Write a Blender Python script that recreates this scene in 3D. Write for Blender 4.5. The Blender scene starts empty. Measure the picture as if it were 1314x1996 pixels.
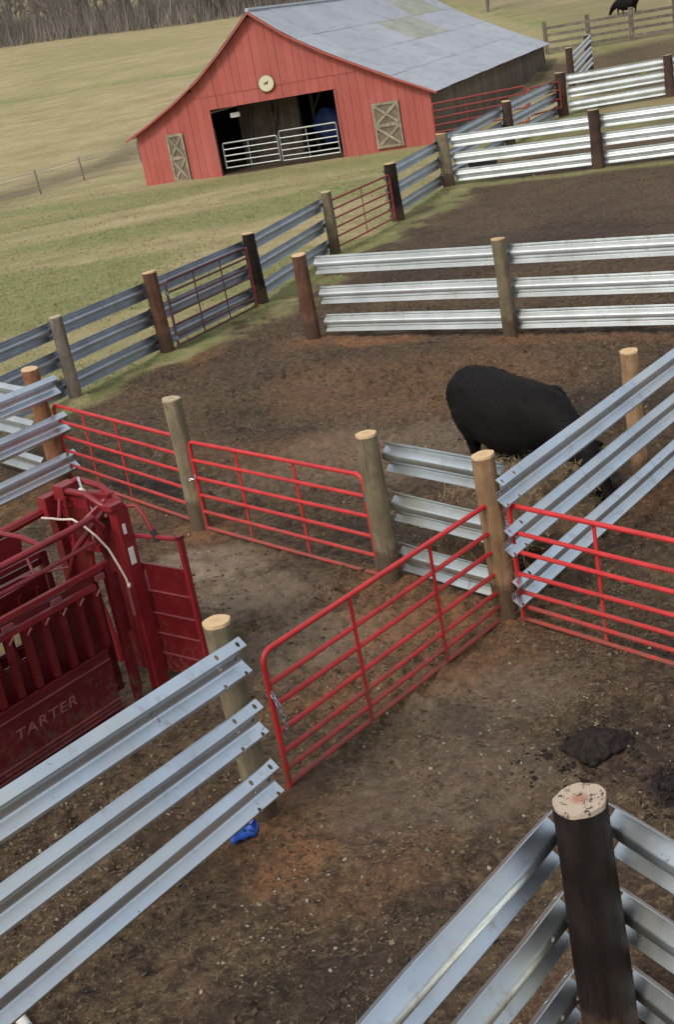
import bpy, bmesh, math, random
import numpy as np
from mathutils import Vector, Matrix
random.seed(7); rng = np.random.default_rng(7)
S = bpy.context.scene
COL = S.collection

# ------------------------------------------------------------------ camera
PITCH, ROLL, CAMH = 0.35314, 0.18442, 5.7564
fw = Vector((0, math.cos(PITCH), -math.sin(PITCH)))
r0 = Vector((1, 0, 0)); u0 = r0.cross(fw)
rt = math.cos(ROLL)*r0 - math.sin(ROLL)*u0
up = math.sin(ROLL)*r0 + math.cos(ROLL)*u0
cam_d = bpy.data.cameras.new('camera'); cam = bpy.data.objects.new('camera', cam_d); COL.objects.link(cam)
cam.matrix_world = Matrix(((rt.x, up.x, -fw.x, 0), (rt.y, up.y, -fw.y, 0), (rt.z, up.z, -fw.z, CAMH), (0, 0, 0, 1)))
cam_d.sensor_fit = 'VERTICAL'; cam_d.sensor_height = 36; cam_d.sensor_width = 36
cam_d.lens = 36*2508/1996; cam_d.clip_start = 0.1; cam_d.clip_end = 3000
S.camera = cam

# ------------------------------------------------------------------ world, sun, exposure
SUN_AZ = math.radians(222)      # compass-like angle of the sun, measured from +Y clockwise (behind, left)
SUN_EL = math.radians(48)
w = bpy.data.worlds.new('World'); S.world = w; w.use_nodes = True
nt = w.node_tree; nt.nodes.clear()
sky = nt.nodes.new('ShaderNodeTexSky'); sky.sky_type = 'NISHITA'; sky.sun_disc = False
sky.sun_elevation = SUN_EL; sky.sun_rotation = SUN_AZ
sky.air_density = 1.0; sky.dust_density = 7.0; sky.ozone_density = 1.0
hs = nt.nodes.new('ShaderNodeHueSaturation'); hs.inputs['Saturation'].default_value = 0.38
bg = nt.nodes.new('ShaderNodeBackground'); bg.inputs['Strength'].default_value = 0.15
wo = nt.nodes.new('ShaderNodeOutputWorld')
cl = nt.nodes.new('ShaderNodeMix'); cl.data_type = 'RGBA'
_a = [i for i in cl.inputs if i.type == 'RGBA']; cl.inputs[0].default_value = 0.55
_a[1].default_value = (4.0, 4.35, 4.85, 1)      # an even layer of cloud
nt.links.new(sky.outputs[0], hs.inputs['Color']); nt.links.new(hs.outputs[0], _a[0])
nt.links.new([o for o in cl.outputs if o.type == 'RGBA'][0], bg.inputs['Color']); nt.links.new(bg.outputs[0], wo.inputs['Surface'])
sl = bpy.data.lights.new('sun', 'SUN'); sun = bpy.data.objects.new('sun', sl); COL.objects.link(sun)
sl.energy = 1.4; sl.angle = math.radians(11); sl.color = (1.0, 0.95, 0.87)
sdir = Vector((math.sin(SUN_AZ)*math.cos(SUN_EL), math.cos(SUN_AZ)*math.cos(SUN_EL), math.sin(SUN_EL)))
sun.rotation_euler = sdir.to_track_quat('Z', 'Y').to_euler(); sun.location = (-20, -20, 40)
S.view_settings.view_transform = 'Standard'; S.view_settings.look = 'None'
S.view_settings.gamma = 1.0; S.view_settings.exposure = 0.15
S.view_settings.use_curve_mapping = False
S.render.engine = 'CYCLES'
S.cycles.use_adaptive_sampling = True; S.cycles.adaptive_threshold = .015; S.cycles.max_bounces = 6; S.cycles.diffuse_bounces = 3; S.cycles.glossy_bounces = 3

# ------------------------------------------------------------------ helpers
WL = {}
def tag(o, label=None, cat=None, group=None, kind=None):
    if label: o['label'] = label
    if cat: o['category'] = cat
    if group: o['group'] = group
    if kind: o['kind'] = kind
    return o
def empty(name, loc, label, cat, group=None):
    o = bpy.data.objects.new(name, None); COL.objects.link(o); o.location = loc
    o.empty_display_size = 0.2
    WL[o.name] = Vector(loc)
    return tag(o, label, cat, group)

class MB:
    def __init__(s): s.v = []; s.f = []; s.m = []
    def add(s, vs, fs, mi=0):
        k = len(s.v); s.v += [tuple(p) for p in vs]
        s.f += [tuple(i+k for i in f) for f in fs]; s.m += [mi]*len(fs); return s
    def box(s, c, size, ax=None, mi=0):
        x, y, z = [Vector(a) for a in (ax or ((1,0,0),(0,1,0),(0,0,1)))]
        c = Vector(c); a, b, d = [q/2 for q in size]
        vs = [c+x*(a*i)+y*(b*j)+z*(d*k) for k in (-1,1) for j in (-1,1) for i in (-1,1)]
        return s.add(vs, [(0,2,3,1),(4,5,7,6),(0,1,5,4),(2,6,7,3),(0,4,6,2),(1,3,7,5)], mi)
    def tube(s, path, r, n=8, cap=True, mi=0):
        P = [Vector(p) for p in path]; R = r if isinstance(r, (list, tuple)) else [r]*len(P)
        T = [(P[min(i+1, len(P)-1)]-P[max(i-1, 0)]).normalized() for i in range(len(P))]
        ref = Vector((0,0,1)) if abs(T[0].z) < .9 else Vector((1,0,0))
        N = T[0].cross(ref).normalized(); vs = []
        for i in range(len(P)):
            if i: N = (N - T[i]*N.dot(T[i])).normalized()
            B = T[i].cross(N)
            vs += [P[i]+(N*math.cos(2*math.pi*k/n)+B*math.sin(2*math.pi*k/n))*R[i] for k in range(n)]
        fs = [(i*n+k, i*n+(k+1) % n, (i+1)*n+(k+1) % n, (i+1)*n+k) for i in range(len(P)-1) for k in range(n)]
        if cap: fs += [tuple(range(n))[::-1], tuple((len(P)-1)*n+k for k in range(n))]
        return s.add(vs, fs, mi)
    def ell(s, c, r, ax=None, nu=12, nv=8, mi=0):
        x, y, z = [Vector(a) for a in (ax or ((1,0,0),(0,1,0),(0,0,1)))]; c = Vector(c); vs = []
        for i in range(1, nv):
            t = math.pi*i/nv
            for k in range(nu):
                a = 2*math.pi*k/nu
                vs.append(c+x*(r[0]*math.sin(t)*math.cos(a))+y*(r[1]*math.sin(t)*math.sin(a))+z*(r[2]*math.cos(t)))
        vs += [c+z*r[2], c-z*r[2]]; n = len(vs)
        fs = [(i*nu+k, (i+1)*nu+k, (i+1)*nu+(k+1) % nu, i*nu+(k+1) % nu) for i in range(nv-2) for k in range(nu)]
        fs += [(n-2, k, (k+1) % nu) for k in range(nu)] + [(n-1, (nv-2)*nu+(k+1) % nu, (nv-2)*nu+k) for k in range(nu)]
        return s.add(vs, fs, mi)
    def mesh(s, name, mats, off=Vector((0,0,0)), smooth=False):
        me = bpy.data.meshes.new(name)
        me.from_pydata([(a-off.x, b-off.y, c-off.z) for a, b, c in s.v], [], s.f)
        for m in (mats if isinstance(mats, (list, tuple)) else [mats]): me.materials.append(m)
        if len(me.materials) > 1: me.polygons.foreach_set('material_index', s.m)
        if smooth:
            me.polygons.foreach_set('use_smooth', [True]*len(me.polygons))
            if smooth != 2: me.set_sharp_from_angle(angle=math.radians(40))
        me.update(); return me
    def obj(s, name, mats, parent=None, smooth=False, local=False):
        off = Vector((0,0,0)) if (parent is None or local) else WL[parent.name]
        o = bpy.data.objects.new(name, s.mesh(name, mats, off, smooth)); COL.objects.link(o)
        if parent is not None: o.parent = parent
        WL[o.name] = WL[parent.name] if parent is not None else Vector((0,0,0))
        return o
def place(name, me, parent, loc=(0,0,0)):
    o = bpy.data.objects.new(name, me); COL.objects.link(o); o.parent = parent; o.location = loc
    WL[o.name] = WL[parent.name]; return o

def hash2(ix, iy, seed):
    h = (ix.astype(np.int64)*374761393 + iy.astype(np.int64)*668265263 + seed*2147483647) & 0xffffffff
    h = ((h ^ (h >> 13))*1274126177) & 0xffffffff
    h = ((h ^ (h >> 16))*2246822519) & 0xffffffff
    return ((h ^ (h >> 15)) & 0xffffff)/float(0xffffff)
def vnoise(x, y, seed=0):
    ix = np.floor(x); iy = np.floor(y); fx = x-ix; fy = y-iy
    fx = fx*fx*fx*(fx*(fx*6-15)+10); fy = fy*fy*fy*(fy*(fy*6-15)+10)
    a = hash2(ix, iy, seed); b = hash2(ix+1, iy, seed); c = hash2(ix, iy+1, seed); d = hash2(ix+1, iy+1, seed)
    return (a*(1-fx)+b*fx)*(1-fy)+(c*(1-fx)+d*fx)*fy
def fbm(x, y, scale, octv=4, seed=0, gain=.5):
    t = 0; a = 1; n = 0; x = x/scale; y = y/scale
    for i in range(octv):
        t = t+a*vnoise(x*2**i+i*17.3, y*2**i-i*9.1, seed+i); n += a; a *= gain
    return t/n
def sm(x, a, b):
    t = np.clip((x-a)/(b-a), 0, 1); return t*t*(3-2*t)

# ------------------------------------------------------------------ materials
def newmat(name):
    m = bpy.data.materials.new(name); m.use_nodes = True
    return m, m.node_tree, m.node_tree.nodes['Principled BSDF']
def L(nt, a, b): nt.links.new(a, b)
def nz(nt, scale, detail=4, rough=.55, vec=None, dist=0):
    n = nt.nodes.new('ShaderNodeTexNoise'); n.inputs['Scale'].default_value = scale
    n.inputs['Detail'].default_value = detail; n.inputs['Roughness'].default_value = rough
    n.inputs['Distortion'].default_value = dist
    if vec is not None: L(nt, vec, n.inputs['Vector'])
    return n.outputs['Fac']
def ramp(nt, fac, stops):
    r = nt.nodes.new('ShaderNodeValToRGB'); e = r.color_ramp.elements
    while len(e) < len(stops): e.new(.5)
    for i, (p, c) in enumerate(stops): e[i].position = p; e[i].color = (*c, 1) if len(c) == 3 else c
    L(nt, fac, r.inputs['Fac']); return r.outputs['Color']
def mix(nt, fac, a, b, mode='MIX'):
    n = nt.nodes.new('ShaderNodeMix'); n.data_type = 'RGBA'; n.blend_type = mode
    for k, v in (('Factor', fac), ('A', a), ('B', b)):
        s = [i for i in n.inputs if i.name == k and (i.type == 'RGBA' if k != 'Factor' else i.type == 'VALUE')][0]
        if isinstance(v, (int, float)): s.default_value = v
        elif isinstance(v, tuple): s.default_value = (*v, 1)
        else: L(nt, v, s)
    return [o for o in n.outputs if o.type == 'RGBA'][0]
def math_(nt, op, a, b=0.0):
    n = nt.nodes.new('ShaderNodeMath'); n.operation = op
    for i, v in enumerate((a, b)):
        if isinstance(v, (int, float)): n.inputs[i].default_value = v
        else: L(nt, v, n.inputs[i])
    return n.outputs[0]
def objco(nt, scale=(1,1,1)):
    t = nt.nodes.new('ShaderNodeTexCoord'); m = nt.nodes.new('ShaderNodeMapping')
    m.inputs['Scale'].default_value = scale; L(nt, t.outputs['Object'], m.inputs['Vector']); return m.outputs[0]
def rnd(nt):
    n = nt.nodes.new('ShaderNodeObjectInfo'); return n.outputs['Random']
def bump(nt, bsdf, h, strength, dist):
    b = nt.nodes.new('ShaderNodeBump'); b.inputs['Strength'].default_value = strength; b.inputs['Distance'].default_value = dist
    L(nt, h, b.inputs['Height']); L(nt, b.outputs[0], bsdf.inputs['Normal'])

def galv(name, base, dirt, rough=.36, tint=None):
    m, nt, b = newmat(name)
    v = objco(nt)
    spang = nz(nt, 28, 3, .6, v); big = nz(nt, 1.7, 4, .6, v); streak = nz(nt, 7, 5, .7, objco(nt, (1, 1, .25)))
    c = mix(nt, spang, tuple(x*.88 for x in base), base)
    c = mix(nt, ramp(nt, big, [(.38, (0,0,0)), (.62, (1,1,1))]), c, tuple(x*.8 for x in base))
    c = mix(nt, ramp(nt, streak, [(.56, (0,0,0)), (.72, (.8,.8,.8))]), c, dirt)
    c = mix(nt, ramp(nt, nz(nt, 11, 6, .75, v, .5), [(.64, (0,0,0)), (.70, (.85,.85,.85))]), c, (.20,.13,.085))
    if tint: c = mix(nt, ramp(nt, nz(nt, .9, 3, .5, v), [(.45, (0,0,0)), (.6, (.75,.75,.75))]), c, tint)
    L(nt, c, b.inputs['Base Color']); b.inputs['Metallic'].default_value = 1.0
    L(nt, math_(nt, 'ADD', math_(nt, 'MULTIPLY', streak, .22), rough-.08), b.inputs['Roughness'])
    bump(nt, b, nz(nt, 5, 3, .5, v), .10, .01)
    return m
M = {}
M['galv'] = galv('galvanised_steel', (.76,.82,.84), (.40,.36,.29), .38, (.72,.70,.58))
M['galv_blue'] = galv('sky_tinted_galvanised_steel', (.78,.86,.93), (.50,.49,.45), .33, (.80,.82,.78))  # bluish copy of the steel; reflected sky is put into the colour
M['galv_pale'] = galv('sky_pale_galvanised_steel', (.78,.82,.81), (.52,.49,.43), .43)  # pale copy for rails facing the camera, their sky reflection painted in
M['galv_dark'] = galv('dim_reflection_galvanised_steel', (.58,.63,.69), (.30,.29,.27), .38)  # darker copy; dim reflections on the field rails are put into the colour

def paint(name, col, rough=.4, wear=(.5,.25,.15), amt=.0, spec=.5, var=.25, scale=3.0, splash=0):
    m, nt, b = newmat(name); v = objco(nt)
    n = nz(nt, scale, 5, .6, v)
    c = mix(nt, ramp(nt, n, [(.3, (0,0,0)), (.7, (1,1,1))]), tuple(x*(1-var) for x in col), tuple(min(1, x*(1+var*.6)) for x in col))
    if amt: c = mix(nt, ramp(nt, nz(nt, scale*5, 5, .7, v), [(.60, (0,0,0)), (.70, (amt,)*3)]), c, wear)
    if splash:      # dried mud thrown up from the ground
        sx = nt.nodes.new('ShaderNodeSeparateXYZ'); L(nt, v, sx.inputs[0])
        e = math_(nt, 'ADD', math_(nt, 'MULTIPLY', sx.outputs[2], -.30), nz(nt, 13, 6, .75, v))
        c = mix(nt, ramp(nt, e, [(.36, (0,0,0)), (.50, (splash,)*3)]), c, (.13,.085,.055))
    L(nt, c, b.inputs['Base Color']); b.inputs['Specular IOR Level'].default_value = spec
    L(nt, math_(nt, 'ADD', math_(nt, 'MULTIPLY', n, .25), rough-.1), b.inputs['Roughness'])
    bump(nt, b, nz(nt, 40, 3, .5, v), .12, .005)
    return m
M['gate_red'] = paint('red_gate_paint', (.54,.032,.032), .42, (.20,.07,.045), .8, splash=.7)
M['gate_red_far'] = paint('faded_red_gate_paint', (.30,.045,.038), .6, (.20,.09,.06), .8)
M['gate_maroon'] = paint('old_maroon_gate_paint', (.12,.045,.045), .65, (.13,.08,.06), .9)
M['gate_grey'] = galv('grey_gate_steel', (.42,.43,.41), (.28,.26,.22), .5)
M['chute'] = paint('maroon_chute_paint', (.118,.0075,.010), .34, (.10,.05,.035), .7, var=.3, splash=.5)
M['chute_hi'] = paint('brighter_red_chute_paint', (.215,.014,.018), .36, (.13,.055,.04), .6, var=.25)
M['chute_line'] = paint('worn_pale_red_edge', (.21,.05,.058), .45, (.3,.2,.2), .4)
M['letter'] = paint('faded_pink_lettering', (.25,.085,.095), .6, (.13,.012,.016), 1.0, scale=9)
M['white'] = paint('off_white_paint', (.72,.70,.64), .5, (.4,.35,.3), .4)
M['rope'] = paint('pale_rope', (.62,.50,.44), .8)
M['black'] = paint('black_rubber', (.014,.014,.015), .6)
M['blue'] = paint('blue_plastic', (.022,.095,.46), .35, var=.5, scale=14)
M['bluetarp'] = paint('blue_tarp', (.015,.04,.16), .6, var=.6, scale=3)
M['dark'] = paint('dark_hole', (.008,.008,.008), .9)

def wood(name, c0, c1, dark, grain=(9, 9, .7), rough=.8, crack=.75, var=.3, foot=True):
    m, nt, b = newmat(name); v = objco(nt, grain); v0 = objco(nt)
    n = nz(nt, 1.6, 6, .7, v, .6); big = nz(nt, 2.6, 5, .65, v0, .5)
    c = mix(nt, ramp(nt, n, [(.32, (0,0,0)), (.68, (1,1,1))]), tuple(x*.82 for x in c0), tuple(min(1, x*1.12) for x in c1))
    c = mix(nt, ramp(nt, big, [(.38, (0,0,0)), (.62, (.65,.65,.65))]), c, tuple(x*.55 for x in c0))
    c = mix(nt, ramp(nt, nz(nt, 9, 5, .7, v0, .4), [(.56, (0,0,0)), (.72, (.45,.45,.45))]), c, tuple(min(1, x*1.3) for x in c1))
    c = mix(nt, ramp(nt, nz(nt, 3.2, 6, .7, v, .4), [(.58, (0,0,0)), (.68, (crack,)*3)]), c, dark)
    if foot:        # splashed and rubbed-on mud with a ragged upper edge
        sx = nt.nodes.new('ShaderNodeSeparateXYZ'); t = nt.nodes.new('ShaderNodeTexCoord'); L(nt, t.outputs['Object'], sx.inputs[0])
        e = math_(nt, 'ADD', sx.outputs[2], math_(nt, 'MULTIPLY', nz(nt, 5, 5, .7, v0), -.75))
        c = mix(nt, ramp(nt, e, [(0.0, (.8,.8,.8)), (.12, (0,0,0))]), c, (.085,.055,.036))
    h = nt.nodes.new('ShaderNodeHueSaturation'); L(nt, c, h.inputs['Color'])
    L(nt, math_(nt, 'ADD', math_(nt, 'MULTIPLY', rnd(nt), var), 1-var/2), h.inputs['Value'])
    L(nt, h.outputs[0], b.inputs['Base Color']); b.inputs['Roughness'].default_value = rough
    b.inputs['Specular IOR Level'].default_value = .2
    bump(nt, b, math_(nt, 'ADD', n, math_(nt, 'MULTIPLY', nz(nt, 3.2, 6, .7, v, .4), -.8)), .7, .02)
    return m
M['w_green'] = wood('weathered_greenish_post_wood', (.19,.155,.095), (.27,.215,.135), (.07,.055,.037))
M['w_tan'] = wood('fresh_tan_post_wood', (.30,.175,.09), (.41,.255,.14), (.12,.065,.035))
M['w_orange'] = wood('orange_brown_post_wood', (.27,.115,.055), (.36,.17,.085), (.10,.05,.03))
M['w_brown'] = wood('reddish_brown_post_wood', (.13,.062,.040), (.19,.095,.06), (.05,.028,.02))
M['w_dark'] = wood('dark_creosoted_post_wood', (.016,.011,.009), (.028,.018,.014), (.008,.006,.005), rough=.6)
M['w_dkbrown'] = wood('dark_brown_post_wood', (.06,.036,.028), (.09,.055,.04), (.03,.02,.015))
M['w_grey'] = wood('grey_weathered_boards', (.17,.14,.105), (.25,.21,.165), (.07,.055,.04), foot=False)
M['w_side'] = wood('dark_weathered_barn_boards', (.15,.118,.088), (.22,.175,.135), (.06,.045,.035), foot=False)
M['w_xdoor'] = wood('bare_tan_door_boards', (.30,.25,.17), (.40,.34,.24), (.16,.12,.08), foot=False)
M['w_xdoor_back'] = wood('grey_tan_door_planks', (.20,.16,.11), (.27,.22,.16), (.1,.08,.06), foot=False)
def endgrain(name, c0, c1, heart, specks=0):
    m, nt, b = newmat(name); t = nt.nodes.new('ShaderNodeTexCoord')
    wv = nt.nodes.new('ShaderNodeTexWave'); wv.wave_type = 'RINGS'; wv.rings_direction = 'Z'
    wv.inputs['Scale'].default_value = 22; wv.inputs['Distortion'].default_value = 5; wv.inputs['Detail'].default_value = 2
    L(nt, t.outputs['Object'], wv.inputs['Vector'])
    c = mix(nt, wv.outputs['Fac'], c0, c1)
    g = nt.nodes.new('ShaderNodeTexGradient'); g.gradient_type = 'SPHERICAL'
    mp = nt.nodes.new('ShaderNodeMapping'); mp.inputs['Scale'].default_value = (14,14,14)
    L(nt, t.outputs['Object'], mp.inputs['Vector']); L(nt, mp.outputs[0], g.inputs['Vector'])
    c = mix(nt, ramp(nt, g.outputs['Fac'], [(.1, (0,0,0)), (.6, (.8,.8,.8))]), c, heart)
    if specks: c = mix(nt, ramp(nt, nz(nt, 26, 5, .7, t.outputs['Object']), [(.56, (0,0,0)), (.63, (1,1,1))]), c, (.03,.02,.018))
    L(nt, c, b.inputs['Base Color']); b.inputs['Roughness'].default_value = .85
    return m
M['end_tan'] = endgrain('fresh_cut_end_grain', (.56,.38,.20), (.61,.43,.24), (.52,.33,.17))
M['end_grey'] = endgrain('weathered_end_grain', (.40,.32,.20), (.48,.39,.26), (.33,.24,.14))
M['end_dark'] = endgrain('pale_end_grain_with_dark_specks', (.40,.31,.23), (.46,.37,.28), (.34,.13,.07), 1)

def barnred():
    m, nt, b = newmat('faded_red_barn_paint'); v = objco(nt, (3,3,.5))
    n = nz(nt, 2.2, 6, .65, v, .4); n2 = nz(nt, .5, 4, .6, objco(nt))
    c = mix(nt, ramp(nt, n, [(.3, (0,0,0)), (.7, (1,1,1))]), (.37,.092,.072), (.43,.118,.094))
    c = mix(nt, ramp(nt, n2, [(.45, (0,0,0)), (.75, (.5,.5,.5))]), c, (.45,.15,.122))
    c = mix(nt, ramp(nt, nz(nt, 4, 6, .75, v), [(.63, (0,0,0)), (.75, (.6,.6,.6))]), c, (.25,.058,.045))
    h = nt.nodes.new('ShaderNodeHueSaturation'); L(nt, c, h.inputs['Color'])
    L(nt, math_(nt, 'ADD', math_(nt, 'MULTIPLY', rnd(nt), .18), .91), h.inputs['Value'])
    L(nt, h.outputs[0], b.inputs['Base Color']); b.inputs['Roughness'].default_value = .8; b.inputs['Specular IOR Level'].default_value = .2
    bump(nt, b, n, .3, .02); return m
M['barnred'] = barnred()
def roofmat(name, c0, c1, moss, lo, hi):
    m, nt, b = newmat(name); t = nt.nodes.new('ShaderNodeTexCoord')
    v = objco(nt)
    c = mix(nt, nz(nt, .7, 5, .6, v), c0, c1)
    c = mix(nt, ramp(nt, nz(nt, .9, 5, .7, objco(nt, (1.6,.6,1))), [(lo, (0,0,0)), (hi, (.85,.85,.85))]), c, moss)
    h = nt.nodes.new('ShaderNodeHueSaturation'); L(nt, c, h.inputs['Color'])
    L(nt, math_(nt, 'ADD', math_(nt, 'MULTIPLY', rnd(nt), .12), .94), h.inputs['Value'])
    L(nt, h.outputs[0], b.inputs['Base Color']); b.inputs['Metallic'].default_value = .25; b.inputs['Roughness'].default_value = .55
    wv = nt.nodes.new('ShaderNodeTexWave'); wv.bands_direction = 'Y'; wv.inputs['Scale'].default_value = 2.2
    L(nt, t.outputs['Object'], wv.inputs['Vector']); bump(nt, b, wv.outputs['Fac'], .35, .02)
    return m
M['roof'] = roofmat('pale_grey_metal_roofing', (.38,.40,.44), (.48,.50,.54), (.29,.28,.27), .50, .75)
M['roof_moss'] = roofmat('green_stained_roofing', (.38,.39,.36), (.45,.46,.42), (.27,.27,.14), .36, .66)

def ground_mat():
    m, nt, b = newmat('farm_ground')
    def attr(n):
        a = nt.nodes.new('ShaderNodeAttribute'); a.attribute_name = n
        s = nt.nodes.new('ShaderNodeSeparateColor'); L(nt, a.outputs['Color'], s.inputs[0]); return s.outputs[0], s.outputs[1], s.outputs[2]
    grass, clay, dark = attr('mask_a'); green, sand, grav = attr('mask_b')
    v = objco(nt)
    n1 = nz(nt, 1.1, 4, .65, v); n2 = nz(nt, 9, 4, .7, v); n3 = nz(nt, 38, 4, .7, v); n4 = nz(nt, 3.2, 4, .7, v, .5)
    mud = mix(nt, ramp(nt, n1, [(.34, (0,0,0)), (.66, (1,1,1))]), (.062,.038,.025), (.122,.075,.046))
    broad = nz(nt, .42, 3, .55, v, .6)
    mud = mix(nt, ramp(nt, broad, [(.36, (.75,.75,.75)), (.52, (0,0,0))]), mud, (.046,.030,.021))
    mud = mix(nt, ramp(nt, broad, [(.52, (0,0,0)), (.68, (.55,.55,.55))]), mud, (.150,.100,.062))
    hue = nz(nt, 2.3, 4, .6, v, .8)
    mud = mix(nt, ramp(nt, hue, [(.42, (0,0,0)), (.62, (.75,.75,.75))]), mud, (.105,.076,.040))
    mud = mix(nt, ramp(nt, hue, [(.30, (.6,.6,.6)), (.44, (0,0,0))]), mud, (.090,.051,.037))
    n5 = nz(nt, 15, 4, .65, v, .9)
    mud = mix(nt, ramp(nt, n2, [(.36, (.95,.95,.95)), (.55, (0,0,0))]), mud, (.036,.023,.016))
    mud = mix(nt, ramp(nt, n5, [(.52, (0,0,0)), (.68, (.85,.85,.85))]), mud, mix(nt, n4, (.22,.155,.088), (.18,.122,.080)))
    mud = mix(nt, ramp(nt, nz(nt, 21, 4, .7, v, .6), [(.33, (.85,.85,.85)), (.43, (0,0,0))]), mud, (.022,.015,.010))
    mud = mix(nt, math_(nt, 'MULTIPLY', sand, ramp(nt, n4, [(.3, (.35,.35,.35)), (.65, (1,1,1))])), mud, mix(nt, n2, (.18,.135,.095), (.31,.24,.17)))
    mud = mix(nt, math_(nt, 'MULTIPLY', clay, ramp(nt, n5, [(.36, (.1,.1,.1)), (.6, (1,1,1))])), mud, mix(nt, n4, (.19,.082,.036), (.29,.145,.068)))
    mud = mix(nt, math_(nt, 'MULTIPLY', grav, ramp(nt, nz(nt, 26, 4, .7, v), [(.60, (0,0,0)), (.68, (.7,.7,.7))])), mud, (.30,.26,.20))
    mud = mix(nt, math_(nt, 'MULTIPLY', dark, ramp(nt, n2, [(.2, (.6,.6,.6)), (.5, (1,1,1))])), mud, (.012,.009,.008))
    straw = mix(nt, ramp(nt, nz(nt, .35, 4, .7, objco(nt, (1,1.6,1))), [(.35, (0,0,0)), (.65, (1,1,1))]), (.30,.245,.125), (.44,.365,.20))
    straw = mix(nt, ramp(nt, nz(nt, 4, 4, .75, v), [(.40, (.6,.6,.6)), (.58, (0,0,0))]), straw, (.27,.215,.11))
    straw = mix(nt, ramp(nt, nz(nt, .22, 4, .75, objco(nt, (.35,1.5,1)), .5), [(.46, (0,0,0)), (.66, (.5,.5,.5))]), straw, (.21,.19,.085))
    gr = mix(nt, ramp(nt, nz(nt, 1.8, 4, .7, v), [(.35, (0,0,0)), (.65, (1,1,1))]), (.125,.15,.045), (.235,.245,.095))
    gr = mix(nt, ramp(nt, n4, [(.45, (0,0,0)), (.7, (.5,.5,.5))]), gr, (.30,.26,.13))
    veg = mix(nt, green, straw, gr)
    c = mix(nt, grass, mud, veg)
    L(nt, c, b.inputs['Base Color']); L(nt, ramp(nt, dark, [(0, (.9,.9,.9)), (1, (.55,.55,.55))]), b.inputs['Roughness'])
    b.inputs['Specular IOR Level'].default_value = .22
    h = math_(nt, 'ADD', math_(nt, 'MULTIPLY', n2, .6), math_(nt, 'MULTIPLY', n3, .4))
    bump(nt, b, h, .9, .06)
    return m
M['ground'] = ground_mat()
def simple(name, c0, c1, scale, rough=.9, objvar=0):
    m, nt, b = newmat(name)
    c = mix(nt, ramp(nt, nz(nt, scale, 4, .7, objco(nt)), [(.35, (0,0,0)), (.65, (1,1,1))]), c0, c1)
    L(nt, c, b.inputs['Base Color']); b.inputs['Roughness'].default_value = rough; b.inputs['Specular IOR Level'].default_value = .2
    return m
M['pebble'] = simple('pale_gravel_stone', (.12,.098,.07), (.40,.35,.27), 14)
M['clod'] = simple('mud_clod', (.055,.038,.026), (.115,.08,.053), 7)
M['straw'] = simple('dry_straw', (.17,.12,.065), (.36,.27,.155), 5)
M['litter'] = simple('trodden_litter', (.085,.064,.036), (.21,.165,.10), 11)
M['hay'] = simple('old_hay', (.07,.044,.026), (.17,.115,.068), 6)
M['grassblade'] = simple('winter_grass_blades', (.27,.235,.12), (.45,.375,.205), .4)
M['grassgreen'] = simple('green_grass_blades', (.17,.185,.062), (.30,.29,.125), .5)
M['bark'] = simple('grey_brown_bark', (.155,.135,.115), (.27,.24,.21), .05)
M['brush'] = simple('dry_brush', (.13,.105,.08), (.22,.185,.13), .2)
M['manure'] = simple('dark_manure', (.012,.009,.0075), (.030,.022,.017), 18, .85)
def hide():
    m, nt, b = newmat('black_cattle_hide'); v = objco(nt)
    c = mix(nt, nz(nt, 3, 5, .6, v), (.004,.0036,.0034), (.012,.010,.009))
    L(nt, c, b.inputs['Base Color']); b.inputs['Roughness'].default_value = .7; b.inputs['Specular IOR Level'].default_value = .14
    b.inputs['Sheen Weight'].default_value = .0; b.inputs['Sheen Roughness'].default_value = .5
    bump(nt, b, nz(nt, 60, 4, .7, v), .35, .008); return m
M['hide'] = hide()

# ------------------------------------------------------------------ terrain
POST = {  # base xy, height, diameter, material, end grain
 'P1': (-1.79,15.89,1.80,.235,'w_green','end_grey'), 'P2': (.45,13.01,1.76,.245,'w_green','end_tan'),
 'P3': (1.50,11.62,1.76,.24,'w_tan','end_tan'), 'P4': (-1.01,8.82,1.82,.225,'w_green','end_tan'),
 'P5': (1.0,5.79,1.77,.31,'w_dark','end_dark'), 'P6': (3.66,14.36,1.75,.215,'w_tan','end_tan'),
 'P7': (.18,25.67,1.77,.30,'w_brown','end_tan'), 'P8': (3.72,22.93,1.84,.25,'w_green','end_tan'),
 'P9': (10.61,43.25,1.92,.38,'w_dkbrown','end_grey'), 'P10': (5.95,45.76,1.84,.40,'w_green','end_tan'),
 'P11': (3.50,39.90,1.76,.36,'w_dark','end_tan'), 'P12': (1.28,35.88,1.73,.30,'w_green','end_grey'),
 'P13': (-.84,30.57,1.72,.29,'w_dark','end_tan'), 'P14': (-2.92,27.09,1.77,.29,'w_brown','end_tan'),
 'P15': (-4.56,24.45,1.66,.24,'w_grey','end_grey'), 'P16': (-4.09,19.06,1.86,.25,'w_orange','end_tan'),
 'P17': (14.41,64.6,2.0,.5,'w_dkbrown','end_grey'), 'P18': (19.4,63.6,1.95,.42,'w_dkbrown','end_grey'),
 'Pm': (9.9,54.8,1.85,.40,'w_dkbrown','end_tan'),
}
LA = [(-9.4,16.6), (-6.85,20.75), (-4.56,24.45), (-2.92,27.09), (-.84,30.57), (1.28,35.88), (3.5,39.9), (5.95,45.76), (9.9,54.8), (14.41,64.6), (24,84)]
def side_LA(x, y):      # signed distance to the boundary fence, >0 on the pen side
    ys = np.array([p[1] for p in LA]); xs = np.array([p[0] for p in LA])
    return (x-np.interp(y, ys, xs))*.86
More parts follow.
